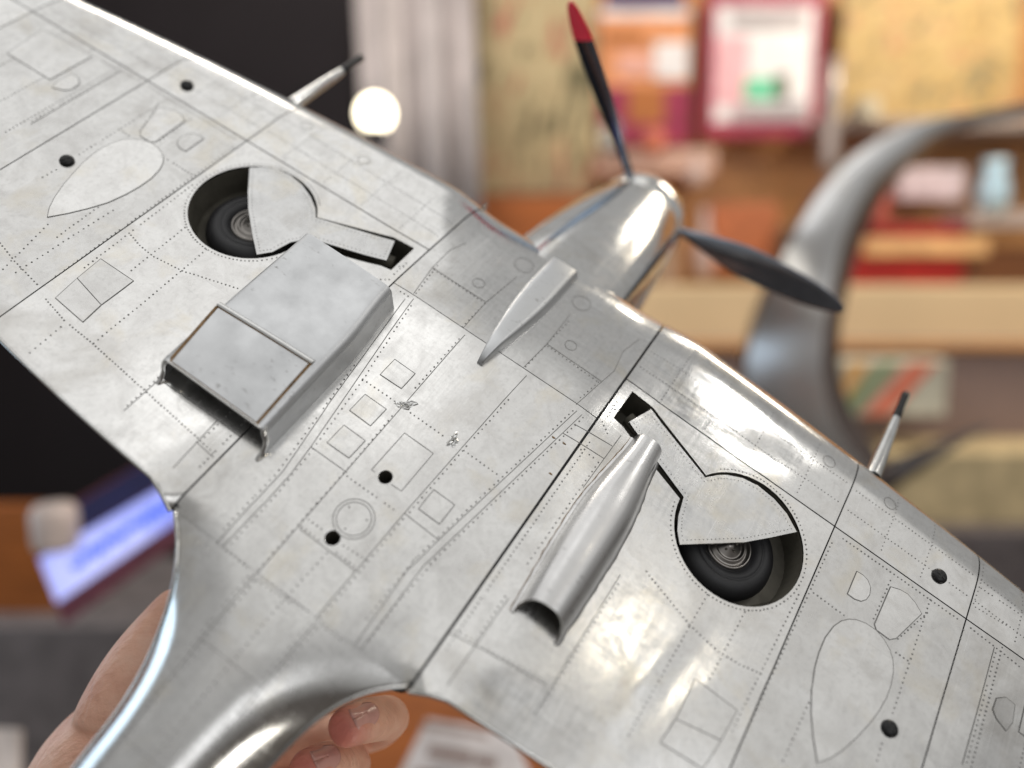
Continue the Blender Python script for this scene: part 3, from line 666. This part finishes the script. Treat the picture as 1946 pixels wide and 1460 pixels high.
# torn dents and glue spots on the belly
for n_, q in enumerate(((1330, 590), (1740, 900))):
    c0 = px('a', [q])[0]; random.seed(20 + n_)
    mb = MB(); rows = []; N = 18
    ang = math.radians(40 if n_ == 0 else 100)
    for rr in np.linspace(1, 0.02, 9):
        r = []
        for t in np.linspace(0, 2 * math.pi, N, endpoint=False):
            e1, e2 = (.020, .0085) if n_ == 0 else (.015, .0085)
            k = 1 + .22 * math.sin(3 * t + n_) + .15 * math.sin(5 * t + 2)
            u, v = rr * e1 * k * math.cos(t), rr * e2 * k * math.sin(t); x = c0[0] + u * math.cos(ang) - v * math.sin(ang); y = c0[1] + u * math.sin(ang) + v * math.cos(ang)
            hz = 0.0004 if rr > .95 else .0004 + random.uniform(-.0004, .0034) * (1 - rr * .6); r.append((x, y, zlow(x, y) + hz))
        rows.append(r)
    mb.grid(rows, False, 0, True); mb.build('torn_dent', M_AL2, fus)
for n_, q in enumerate(((1332, 328), (1422, 378), (1305, 640))):
    c0 = px('c', [q])[0]; P = [(c0[0] + .0035 * (1 + .4 * math.sin(3 * t + n_)) * math.cos(t), c0[1] + .002 * math.sin(t) * (1 + .3 * math.cos(2 * t))) for t in np.linspace(0, 6.283, 12, endpoint=False)]
    sheet('glue_spot', P, M_STAIN, fus, off=.0007, depth=.0006, step=.01)
# ------------------------------------------------------------------ hand
def cv(px_, py_, d): return CAM + A @ np.array([(px_ - CX) / FPX * d, (py_ - CY) / FPX * d, d])
m, nt, b = nmat('skin'); v = objco(nt); n1 = noise(nt, 60, 5, .6, v); n2 = noise(nt, 900, 3, .6, v)
nv_ = noise(nt, 1, 4, .6, objco(nt, 140, 500, 140, .6))
c_ = ramp(nt, n1.outputs[0], [(.3, (.66, .33, .23)), (.55, (.80, .46, .33)), (.75, (.84, .54, .41))]); skin_col = c_.outputs[0]
b.inputs['Roughness'].default_value = .52; b.inputs['Subsurface Weight'].default_value = .12; b.inputs['Subsurface Radius'].default_value = (.004, .0015, .0008)
nt.links.new(bump(nt, nv_.outputs[0], .8, .0011, bump(nt, n2.outputs[0], .3, .0003)), b.inputs['Normal']); M_SKIN = m
tipo = nt.nodes.new('ShaderNodeTexCoord')
for q in ((640, 1388, .303), (565, 1468, .302)):
    vd = nt.nodes.new('ShaderNodeVectorMath'); vd.operation = 'DISTANCE'; nt.links.new(tipo.outputs['Object'], vd.inputs[0]); vd.inputs[1].default_value = tuple(cv(*q) - cv(40, 1440, .352))
    fr_ = ramp(nt, vd.outputs['Value'], [(.004, .75), (.017, 0)]); skin_col = mixc(nt, fr_.outputs[0], skin_col, (.62, .13, .11))
cr = nt.nodes.new('ShaderNodeTexWave'); cr.inputs['Scale'].default_value = 16; cr.inputs['Distortion'].default_value = 5; cr.inputs['Detail'].default_value = 4; cr.inputs['Detail Scale'].default_value = 2.5
nt.links.new(objco(nt, 1, 1, 1, .8), cr.inputs['Vector']); crr = ramp(nt, cr.outputs[1], [(.0, 0), (.10, 1)])
nt.links.new(skin_col, b.inputs['Base Color'])
nt.links.new(bump(nt, crr.outputs[0], .3, .0006, b.inputs['Normal'].links[0].from_socket), b.inputs['Normal'])
M_TIP = plain('fingertip_skin', (.52, .16, .12), .5, 0, .15, 120); M_NAIL = plain('nail', (.62, .33, .28), .28, 0, .08, 200)
def person():
    J = dict(elbow=(190, 1980, .42, .032), fore=(118, 1660, .372, .0275), wrist=(122, 1480, .354, .0268), palm=(250, 1430, .356, .030), palm2=(380, 1430, .374, .028),
             th1=(208, 1368, .341, .0200), th2=(292, 1228, .343, .0150), th3=(362, 1125, .352, .0100),
             k1=(520, 1420, .385, .013), k2=(490, 1500, .38, .013), k3=(450, 1580, .372, .012), k4=(410, 1650, .362, .011),
             a1=(720, 1385, .385, .0105), a2=(742, 1362, .348, .0098), a3=(690, 1370, .318, .0092), a4=(640, 1388, .303, .0075),
             b1=(650, 1490, .382, .0105), b2=(668, 1445, .348, .0098), b3=(615, 1452, .317, .0092), b4=(565, 1468, .302, .0073),
             c1=(590, 1590, .37, .010), c2=(620, 1580, .335, .0095), c3=(570, 1560, .305, .0085),
             d1=(540, 1660, .355, .009), d2=(560, 1650, .325, .0085), d3=(510, 1630, .30, .0075))
    E = [('elbow', 'fore'), ('fore', 'wrist'), ('wrist', 'palm'), ('palm', 'palm2'), ('palm', 'th1'), ('th1', 'th2'), ('th2', 'th3'),
         ('palm2', 'k1'), ('palm2', 'k2'), ('palm2', 'k3'), ('palm2', 'k4'), ('k1', 'a1'), ('a1', 'a2'), ('a2', 'a3'), ('a3', 'a4'), ('k2', 'b1'), ('b1', 'b2'), ('b2', 'b3'), ('b3', 'b4'),
         ('k3', 'c1'), ('c1', 'c2'), ('c2', 'c3'), ('k4', 'd1'), ('d1', 'd2'), ('d2', 'd3')]
    nm = list(J); org = cv(40, 1440, .352)
    V = [tuple(cv(*J[k][:3]) - org) for k in nm]
    me = bpy.data.meshes.new('person'); me.from_pydata(V, [(nm.index(a), nm.index(b)) for a, b in E], [])
    o = bpy.data.objects.new('person', me); link(o, None, 'bare hand and wrist gripping the tail end of the aluminium aeroplane from behind', 'hand'); o.location = org
    sk = o.modifiers.new('skin', 'SKIN'); sk.use_smooth_shade = True; sk.branch_smoothing = .6
    for i, k in enumerate(nm):
        sv = me.skin_vertices[0].data[i]; sv.radius = (J[k][3], J[k][3]); sv.use_root = (k == 'palm')
    sb = o.modifiers.new('sub', 'SUBSURF'); sb.levels = 2; sb.render_levels = 3
    me.materials.append(M_SKIN)
    # nails on the fingers that show
    for n0, n1_, k in (('a3', 'a4', 0), ('b3', 'b4', 1)):
        p0, p1 = cv(*J[n0][:3]), cv(*J[n1_][:3]); axd = p1 - p0; axd /= np.linalg.norm(axd)
        nn = (CAM - p0) / np.linalg.norm(CAM - p0); nn -= axd * (nn @ axd); nn /= np.linalg.norm(nn); sd = np.cross(axd, nn)
        nn = nn * .96 + sd * (.28 if sd @ (-up) < 0 else -.28); nn /= np.linalg.norm(nn); sd = np.cross(axd, nn)
        ctr = p0 * .55 + p1 * .45 + nn * .0066 - org; sz = .0062; rows = []
        for q in np.linspace(.02, 1, 8):
            rows.append([tuple(ctr + axd * q * sz * 1.05 * math.copysign(abs(math.cos(t)) ** .7, math.cos(t)) + sd * q * sz * .80 * math.copysign(abs(math.sin(t)) ** .7, math.sin(t)) + nn * (.0014 - .0036 * (q * math.sin(t)) ** 2 - .0013 * q * math.cos(t))) for t in np.linspace(0, 2 * math.pi, 25)])
        nb = MB().grid(rows, True).build('fingernail', M_NAIL, o, scale=1)
        so = nb.modifiers.new('thick', 'SOLIDIFY'); so.thickness = .0012; so.offset = -1 if k == 9 else 0
    return o
person()
# ------------------------------------------------------------------ background of the shop (out of focus)
def onY(px_, py_, Y):
    d = A @ np.array([(px_ - CX) / FPX, (py_ - CY) / FPX, 1.0]); return CAM + d * (Y - CAM[1]) / d[1]
def wbox(name, x0, y0, x1, y1, Y, th, mat, parent=None, **kw):
    """box whose front face, standing at distance Y, spans the given part of the view"""
    a = onY(x0, y0, Y); b = onY(x1, y1, Y); c = (a + b) / 2 + np.array([0, th / 2, 0])
    h = np.array([abs(b[0] - a[0]) / 2, th / 2, abs(a[2] - b[2]) / 2]); mb = MB()
    loc = np.array([c[0], c[1], c[2] - h[2]]); pl = np.array(parent.location) if parent is not None else np.zeros(3)
    mb.box((0, 0, h[2]), h); o = mb.build(name, mat, parent, scale=1, **kw); o.location = loc - pl
    bv = o.modifiers.new('bevel', 'BEVEL'); bv.width = min(.004, .3 * min(h) * 2); bv.segments = 2
    return o
def wood(name, c, sc_=6):
    m, nt, b = nmat(name); v = objco(nt, 1, 1, 8); n = noise(nt, sc_, 5, .6, v, 1.0)
    r = ramp(nt, n.outputs[0], [(.3, tuple(.6 * x for x in c)), (.7, c)]); nt.links.new(r.outputs[0], b.inputs['Base Color']); b.inputs['Roughness'].default_value = .4; return m
def printed(name, cols, scale=8, dist=.8, st=(1, 1, 1), rough=.6):
    m, nt, b = nmat(name); v = objco(nt, *st); n = noise(nt, scale, 3, .5, v, dist)
    k = len(cols); r = ramp(nt, n.outputs[0], [(.35 + .30 * i / (k - 1), c) for i, c in enumerate(cols)]); nt.links.new(r.outputs[0], b.inputs['Base Color']); b.inputs['Roughness'].default_value = rough; return m
M_WOOD = wood('orange_wood', (.64, .31, .11)); M_WOOD2 = wood('dark_wood', (.16, .06, .02)); M_WOOD3 = wood('red_wood', (.42, .12, .02))
M_CREAM = plain('cream_laminate', (.72, .55, .33), .5, 0, .05, 5); M_TAUPE = plain('taupe_laminate', (.27, .19, .17), .55, 0, .08, 5)
M_DARK = plain('black_board', (.019, .016, .018), .9, 0, .1, 3, .15); M_GREYF = plain('grey_floor', (.10, .09, .09), .6, 0, .2, 4)
YW = 2.3
back = wbox('back_wall', 640, -300, 2500, 700, YW + .02, .05, M_WOOD, kind='structure')
wbox('floor', -900, 1000, 2600, 2100, 2.6, .05, M_GREYF, kind='structure')
wbox('display_board', -900, -500, 700, 1040, 1.9, .06, M_DARK, label='large black display board behind the upper left wing', cat='board')
# hanging grey cloth
mb = MB(); a = onY(672, -60, 1.85); b_ = onY(900, 520, 1.85); rows = []
for i in range(60):
    t = i / 59; x = a[0] + (b_[0] - a[0]) * t; yy = 1.85 + .025 * math.sin(t * 17) + .012 * math.sin(t * 41 + 1); rows.append([(x, yy, a[2]), (x + .02, yy + .01, b_[2])])
o = mb.grid(rows, True).build('curtain', plain('grey_cloth', (.44, .40, .40), .55, .1, .15, 12), scale=1, label='grey pleated cloth hanging beside the black display board', cat='curtain')
so = o.modifiers.new('thick', 'SOLIDIFY'); so.thickness = .004
# lit globe lamp
lp = onY(713, 216, 1.5); lr = .031
gl = empty('globe_lamp', 'small lit round lamp glowing warm white above the left wing', 'lamp', lp)
mb = MB(); mb.lathe([(0, -lr)] + [(lr * math.sin(t), -lr * math.cos(t)) for t in np.linspace(.15, 3.0, 16)] + [(0, lr)], (0, 0, 1), (0, 0, 0), 28)
mb.build('bulb', glow('lamp_glow', (1, .90, .66), 7), gl, scale=1)
MB().lathe([(.006, -lr - .25), (.006, -lr - .03), (.018, -lr - .02), (.02, -lr + .004)], (0, 0, 1), (0, 0, 0), 16).build('stem', M_DARK, gl, scale=1)
# rack with figures left of the hanging map
rk = wbox('rack', 790, -80, 905, 470, 2.05, .12, M_WOOD2, label='dark wooden rack between the grey cloth and the hanging map', cat='rack')
def vase(name, pxx, pyb, pyt, Y, prof, mat, **kw):
    a = onY(pxx, pyb, Y); t = onY(pxx, pyt, Y); H = t[2] - a[2]
    o = MB().lathe([(r * H, h * H) for r, h in prof], (0, 0, 1), (0, 0, 0), 24).build(name, mat, scale=1, **kw); o.location = a; return o
VP = [(0, 0), (.16, 0), (.24, .2), (.27, .45), (.2, .7), (.09, .84), (.12, 1.0), (.1, 1.0), (.0, .9)]
vase('vase', 838, 335, 210, 1.95, VP, plain('orange_glaze', (.50, .09, .02), .35), label='rounded orange vase on the dark rack', cat='vase')
vase('vase', 815, 215, 90, 1.95, VP, plain('green_glaze', (.06, .075, .045), .4), label='dark green vase above the orange vase', cat='vase')
vase('vase', 876, 185, 130, 1.93, VP, plain('pale_glaze', (.45, .42, .42), .3), label='small pale grey vase at the right side of the rack', cat='vase')
# hanging map
mp = wbox('hanging_map', 893, -40, 1128, 372, 2.2, .012, printed('map_print', [(.10, .09, .04), (.42, .34, .19), (.52, .43, .25), (.46, .36, .20), (.40, .10, .07)], 13, 1.4, (1.5, 1, .5)), label='tall faded cream map with red and dark streaks hanging behind the propeller', cat='map')
wbox('bottom_rod', 888, 366, 1133, 376, 2.195, .02, M_WOOD2, mp)
wbox('orange_cabinet', 905, 372, 1112, 640, 2.0, .2, M_WOOD3, label='orange wooden cabinet just beyond the left wing root', cat='cabinet')
# posters
def poster(name, rect, Y, blocks, label):
    p = wbox(name, *rect, Y, .012, blocks[0], label=label, cat='poster')
    for i, (r, m_) in enumerate(blocks[1:]): wbox('print', *r, Y - .002 - .0012 * i, .002, m_, p)
    return p
C_ = lambda n, c, r=.5: plain(n, c, r, 0, .28, 26)
P_MAR, P_ORG, P_PINK, P_WHT, P_NAVY, P_BRN = C_('print_maroon', (.30, .02, .07)), C_('print_orange', (.80, .33, .14)), C_('print_pink', (.80, .42, .34)), C_('print_white', (.88, .84, .92)), C_('print_navy', (.03, .03, .14)), C_('print_brown', (.42, .14, .03))
poster('poster', (1138, -20, 1312, 275), 2.24, [P_ORG, ((1150, -20, 1300, 14), P_NAVY), ((1138, 18, 1312, 34), P_WHT), ((1150, 60, 1225, 85), P_BRN), ((1175, 100, 1300, 145), P_PINK), ((1245, 80, 1308, 150), P_WHT), ((1140, 165, 1312, 272), P_MAR), ((1195, 165, 1262, 235), P_BRN)], 'maroon and orange poster with a white patch, right of the upright blade')
P_CRIM, P_GRN, P_GRY = C_('print_crimson', (.33, .025, .07)), C_('print_green', (.15, .62, .38)), C_('print_grey', (.42, .38, .40))
poster('framed_sign', (1345, -60, 1556, 262), 2.2, [P_CRIM, ((1362, 12, 1538, 232), P_WHT), ((1362, 70, 1420, 200), C_('print_rose', (.85, .45, .5))), ((1390, 20, 1530, 56), P_GRY), ((1415, 148, 1470, 190), P_GRN), ((1474, 140, 1496, 190), C_('print_dark', (.12, .12, .08))), ((1390, 200, 1535, 226), P_GRY)], 'crimson framed white sign with a bright green spot')
wbox('parchment_map', 1606, -60, 1925, 226, 2.22, .012, printed('parchment_print', [(.20, .18, .10), (.42, .27, .10), (.52, .36, .14), (.50, .36, .17), (.46, .22, .09)], 16, 1.2), label='brownish parchment map pinned up at the top right', cat='map')
# shelves
wbox('shelf', 1135, 282, 1360, 330, 2.12, .2, C_('pink_ledge', (.62, .40, .32)), label='pale pink shelf ledge below the maroon poster', cat='shelf')
wbox('shelf', 1560, 224, 2100, 246, 2.1, .22, C_('grey_ledge', (.30, .25, .23)), label='grey brown shelf ledge below the parchment map', cat='shelf')
ps = onY(1574, 320, 2.08); pt = onY(1574, 110, 2.08)
MB().lathe([(.018, 0), (.024, .06), (.014, .11), (.023, .18), (.016, pt[2] - ps[2]), (0, pt[2] - ps[2])], (0, 0, 1), (0, 0, 0), 16).build('shelf_post', plain('pewter', (.42, .36, .34), .35, .6), scale=1, label='turned pewter post beside the framed sign', cat='post').location = ps
wbox('storage_box', 1350, 385, 1475, 520, 2.05, .15, C_('rust_card', (.42, .13, .05)), label='rust red box on the counter left of the curved metal sculpture', cat='box')
vase('bottle', 1322, 352, 290, 2.05, [(0, 0), (.3, 0), (.34, .2), (.3, .55), (.12, .7), (.12, 1), (0, 1)], C_('frosted', (.55, .40, .36), .3), label='short pale bottle on the end of the pink ledge', cat='bottle')
vase('bottle', 1335, 528, 395, 2.02, [(0, 0), (.14, 0), (.16, .2), (.15, .55), (.06, .7), (.06, 1), (0, 1)], C_('frosted2', (.46, .34, .32), .3), label='tall pale bottle standing next to the rust red box', cat='bottle')
wbox('paper_stack', 1712, 318, 1832, 380, 2.12, .1, C_('lilac_paper', (.58, .48, .52)), label='lilac paper stack on the wooden shelf at right', cat='paper')
vase('jug', 1884, 405, 305, 2.0, [(0, 0), (.24, 0), (.3, .3), (.26, .6), (.18, .8), (.24, 1), (0, .95)], C_('blue_glass', (.42, .60, .74), .15), label='light blue glass jug at the right edge', cat='jug')
wbox('tray', 1845, 398, 2050, 432, 1.98, .15, C_('tray_grey', (.40, .33, .31)), label='grey tray carrying the blue jug', cat='tray')
wbox('red_case', 1610, 425, 1830, 540, 2.0, .2, C_('red_case', (.30, .010, .008), .35), label='dark red case on the counter right of the sculpture', cat='case')
wbox('wooden_lid', 1645, 452, 1880, 486, 1.98, .2, C_('tan_wood', (.62, .38, .18)), label='light tan board lying across the dark red case', cat='board')
wbox('dark_cupboard', 1800, 470, 2200, 550, 2.02, .25, M_WOOD2, label='dark cupboard at the right edge above the cream counter', cat='cupboard')
random.seed(11)
for x0, x1, y0, yb, col, lab in ((1142, 1160, 236, 284, (.55, .50, .42), 'thin cream booklet at the left end of the pink ledge'), (1163, 1176, 228, 284, (.12, .20, .30), 'slim dark blue booklet on the pink ledge'), (1230, 1262, 246, 284, (.62, .18, .10), 'small red box on the pink ledge'),
                              (1640, 1672, 186, 226, (.50, .45, .34), 'pale card leaning under the parchment map'), (1600, 1622, 330, 424, (.16, .22, .14), 'dark green book standing left of the red case'), (1626, 1650, 318, 424, (.55, .42, .22), 'ochre book standing beside the dark green book'),
                              (1655, 1690, 340, 424, (.35, .07, .05), 'brick red book next to the ochre book'), (1492, 1520, 430, 540, (.20, .12, .07), 'brown bottle box close to the sculpture'), (1250, 1290, 440, 545, (.30, .20, .14), 'brown carton beyond the spinner')):
    wbox('book' if 'book' in lab else 'small_box', x0, y0, x1, yb, 2.06 if yb < 300 else 1.97, .1, C_('cover', col), label=lab, cat='book' if 'book' in lab else 'box')
# counter
wbox('counter', 1000, 545, 2500, 652, 1.75, .5, M_CREAM, label='cream counter front running behind the right wing', cat='counter')
ct = wbox('display_ledge', 1000, 655, 2500, 880, 1.6, .4, M_TAUPE, label='taupe display ledge in front of the cream counter', cat='ledge')
wbox('wooden_edge', 1000, 652, 2500, 668, 1.58, .04, M_WOOD, ct)
wbox('bench', 1250, 862, 2500, 1030, 1.45, .4, C_('straw', (.56, .44, .25)), label='straw coloured bench beyond the right wing tip', cat='bench')
wbox('plinth', 1500, 1010, 2500, 1300, 1.4, .4, C_('plinth_dark', (.12, .10, .10)), label='dark plinth below the straw coloured bench', cat='plinth')
bx_ = wbox('striped_box', 1588, 685, 1798, 792, 1.5, .07, C_('box_cream', (.62, .58, .46)), label='small cream box printed with red and green diagonal stripes', cat='box')
a = onY(1588, 792, 1.498); b_ = onY(1798, 685, 1.498); bl_ = np.array(bx_.location)
def stripe(u0, u1, sk, mat, k):
    W_, H_ = b_[0] - a[0], b_[2] - a[2]; f = lambda u, v: (a[0] + W_ * min(1, max(0, u)), a[1] - .001 * k - .0005, a[2] + H_ * v)
    V = [f(u0, 0.03), f(u1, 0.03), f(u1 + sk, .97), f(u0 + sk, .97)]; V2 = [(x, y + .0008, z) for x, y, z in V]
    o = MB().add(V + V2, [(0, 1, 2, 3), (7, 6, 5, 4), (0, 4, 5, 1), (1, 5, 6, 2), (2, 6, 7, 3), (3, 7, 4, 0)], False).build('print', mat, bx_, scale=1); o.location = -bl_
stripe(.0, .14, .42, C_('stripe_green', (.22, .33, .14)), 1); stripe(.24, .5, .42, C_('stripe_red', (.80, .22, .13)), 2); stripe(-.2, .0, .3, C_('stripe_orange', (.82, .42, .12)), 1)
# curved polished sculpture
def band(P, name, mat, parent, Y0):
    rows = []
    for (l, r, yo, th) in P:
        a = onY(*l, Y0 + yo); b = onY(*r, Y0 + yo + .03); m_ = (a + b) / 2 + np.array([0, -th * .55, 0])
        n_ = 13; row = []
        for t in np.linspace(0, 1, n_): q = (1 - t) ** 2 * a + 2 * t * (1 - t) * (2 * m_ - (a + b) / 2) + t * t * b; row.append(tuple(q))
        for t in np.linspace(1, 0, n_): q = (1 - t) * a + t * b + np.array([0, th * .6, 0]); row.append(tuple(q))
        rows.append(row)
    # resample along the length
    R_ = []
    for i in range(len(rows) - 1):
        p0, p1, p2, p3 = [np.array(rows[min(len(rows) - 1, max(0, i + k))]) for k in (-1, 0, 1, 2)]
        for t in np.linspace(0, 1, 7)[:-1]: R_.append([tuple(q) for q in .5 * (2 * p1 + (p2 - p0) * t + (2 * p0 - 5 * p1 + 4 * p2 - p3) * t * t + (3 * p1 - p0 - 3 * p2 + p3) * t ** 3)])
    R_.append(rows[-1]); mb = MB().grid(R_, True, 0, True); mb.add(R_[0], [tuple(range(26))], False); mb.add(R_[-1], [tuple(range(26))], False)
    return mb.build(name, mat, parent, scale=1)
M_SCULP = alu('sculpture_metal', base=(.88, .88, .88), stain=(.82, .81, .80), r0=.34, r1=.42, wave=0, scr=0)
sculp = empty('metal_sculpture', 'tall curved polished silver metal strap sculpture behind the propeller', 'sculpture')
STRAP = [((1980, 190), (1985, 214), 4), ((1850, 214), (1858, 236), 8), ((1745, 232), (1788, 252), 16), ((1640, 285), (1718, 300), 26), ((1560, 365), (1652, 362), 32), ((1505, 455), (1605, 452), 32), ((1464, 545), (1582, 545), 30), ((1432, 630), (1568, 630), 28),
         ((1418, 720), (1566, 720), 34), ((1436, 810), (1590, 810), 50), ((1480, 900), (1650, 900), 60)]
def spline(Q, n=7):
    out = []
    for i in range(len(Q) - 1):
        p0, p1, p2, p3 = [Q[min(len(Q) - 1, max(0, i + k))] for k in (-1, 0, 1, 2)]
        for t in np.linspace(0, 1, n + 1)[:-1]: out.append(.5 * (2 * p1 + (p2 - p0) * t + (2 * p0 - 5 * p1 + 4 * p2 - p3) * t * t + (3 * p1 - p0 - 3 * p2 + p3) * t ** 3))
    return out + [Q[-1]]
Ya = 1.2; Lq, Rq, Kq = [], [], []
for i, (l, r, k) in enumerate(STRAP):
    yo = .06 * math.sin(i / 10 * 2.6) ; Lq.append(onY(*l, Ya - yo + .09 * ss((i - 5) / 2.5))); Rq.append(onY(*r, Ya - yo + .012)); Kq.append(onY(r[0] + k, r[1] + k * .15, Ya - yo + .055))
Lq, Rq, Kq = spline(Lq), spline(Rq), spline(Kq)
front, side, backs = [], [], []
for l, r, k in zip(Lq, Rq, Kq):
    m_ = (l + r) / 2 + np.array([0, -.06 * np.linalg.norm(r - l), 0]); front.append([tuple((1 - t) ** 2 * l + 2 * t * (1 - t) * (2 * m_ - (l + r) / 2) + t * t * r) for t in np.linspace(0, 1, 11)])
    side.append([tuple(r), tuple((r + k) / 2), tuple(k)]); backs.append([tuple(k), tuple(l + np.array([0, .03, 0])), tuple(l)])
MB().grid(front, True).build('strap_face', M_SCULP, sculp, scale=1)
sd_ = MB().grid(side, True); sd_.grid(backs, True); sd_.build('strap_inner_side', plain('painted_dark_reflection', (.13, .10, .09), .3, .7), sculp, scale=1)  # same silver metal, its dark reflection painted in as a brown colour
FT = [((1872, 806), (1876, 816)), ((1800, 832), (1806, 858)), ((1730, 858), (1742, 900)), ((1655, 885), (1680, 940)), ((1560, 900), (1600, 960))]
fa = spline([onY(*q[0], 1.25) for q in FT]); fb = spline([onY(*q[1], 1.24) for q in FT]); rows = [[tuple(a_), tuple((a_ + b_) / 2 + np.array([0, -.012, 0])), tuple(b_), tuple((a_ + b_) / 2 + np.array([0, .012, 0]))] for a_, b_ in zip(fa, fb)]
MB().grid(rows, True, 0, True).build('pointed_foot', plain('gunmetal', (.10, .09, .09), .35, .8), sculp, scale=1)
# lower left: lit screen, block, wooden desk
tb = wbox('desk', -600, 960, 122, 1330, 1.2, .02, M_WOOD3, label='orange brown desk at the left edge below the wing', cat='desk')
def slab(name, quad, d, th, mat, parent=None, **kw):
    P = [cv(*q, d_) for q, d_ in zip(quad, d)]; n_ = np.cross(P[1] - P[0], P[3] - P[0]); n_ /= np.linalg.norm(n_)
    if n_ @ (P[0] - CAM) < 0: n_ = -n_
    c0 = sum(P) / 4; V = [tuple(p - c0) for p in P] + [tuple(p + n_ * th - c0) for p in P]
    o = MB().add(V, [(0, 1, 2, 3), (7, 6, 5, 4), (0, 4, 5, 1), (1, 5, 6, 2), (2, 6, 7, 3), (3, 7, 4, 0)], False).build(name, mat, parent, scale=1, **kw)
    o.location = c0 - (np.array(parent.location) if parent is not None else 0); return o
scr = slab('screen_sign', [(60, 1000), (420, 790), (440, 960), (120, 1190)], (.95, 1.05, 1.05, .95), .02, C_('sign_maroon', (.13, .03, .05)), label='tilted sign with a lit lavender blue screen beyond the left wing', cat='screen')
ms, nts, bs = nmat('screen_light'); vs = objco(nts, 1, 1, 1); ns_ = noise(nts, 9, 2, .5, vs)
rs_ = ramp(nts, ns_.outputs[0], [(.40, (.30, .36, .92)), (.6, (.50, .54, .96))]); nts.links.new(rs_.outputs[0], bs.inputs['Emission Color']); bs.inputs['Emission Strength'].default_value = 1.15; bs.inputs['Base Color'].default_value = (.1, .1, .2, 1)
slab('screen', [(74, 1062), (410, 868), (418, 932), (108, 1146)], (.944, 1.044, 1.044, .944), .003, ms, scr)
sq = []
for i in range(90):
    t = i / 89; u = .14 + .66 * t; v = .50 + .10 * math.sin(i * 1.1) * (1 if (i // 14) % 3 else .6) + .05 * math.sin(i * .37)
    pxx = (74 + (410 - 74) * u) * (1 - v) + (108 + (418 - 108) * u) * v; pyy = (1062 + (868 - 1062) * u) * (1 - v) + (1146 + (932 - 1146) * u) * v
    sq.append(cv(pxx, pyy, .942 + .1 * u) - np.array(scr.location))
rows = []
for i, p in enumerate(sq): rows.append([tuple(p + .0042 * (A @ np.array([math.cos(q), math.sin(q), 0])) + .001 * (A @ np.array([0, 0, math.sin(q)]))) for q in np.linspace(0, 2 * math.pi, 6, endpoint=False)])
MB().grid(rows, True, 0, True).build('script_line', glow('script_blue', (.06, .14, .75), .6), scr, scale=1)
slab('screen_header', [(68, 1008), (404, 800), (410, 862), (74, 1056)], (.944, 1.044, 1.044, .944), .003, C_('sign_navy', (.012, .014, .09)), scr)
vase('paper_roll', 108, 1040, 960, .92, [(0, 0), (.45, 0), (.5, .15), (.5, .85), (.4, 1), (0, 1)], C_('roll', (.60, .50, .46)), label='pale round paper roll in front of the tilted sign', cat='paper roll')
wbox('low_table', -700, 1190, 500, 2200, 1.15, .3, C_('table_grey', (.16, .14, .14)), label='dark grey low table below the tilted sign', cat='table')
slab('white_cloth', [(-200, 1375), (34, 1385), (30, 1600), (-200, 1600)], (.8, .8, .75, .75), .01, C_('cloth_white', (.62, .55, .52)), label='white cloth at the lower left corner behind the wrist', cat='cloth')
# lower centre: brown table with a printed leaflet
tab = slab('brown_table', [(500, 1180), (1400, 1180), (1500, 1900), (450, 1900)], (.95, .95, .75, .75), .03, M_WOOD3, label='reddish brown table top under the trailing edge', cat='table')
lf = slab('leaflet', [(812, 1366), (978, 1394), (1040, 1560), (735, 1520)], (.80, .80, .74, .74), .004, C_('leaflet_white', (.58, .55, .56)), label='white printed leaflet lying on the brown table', cat='leaflet')
for q in ([(805, 1372), (930, 1394), (930, 1404), (800, 1382)], [(818, 1418), (900, 1432), (895, 1450), (810, 1434)], [(905, 1436), (945, 1443), (943, 1460), (900, 1452)], [(790, 1462), (960, 1490), (955, 1500), (785, 1472)]):
    slab('print_block', q, [.79 - (y - 1352) * .00033 for _, y in q], .001, C_('print_ink', (.22, .15, .13)), lf)
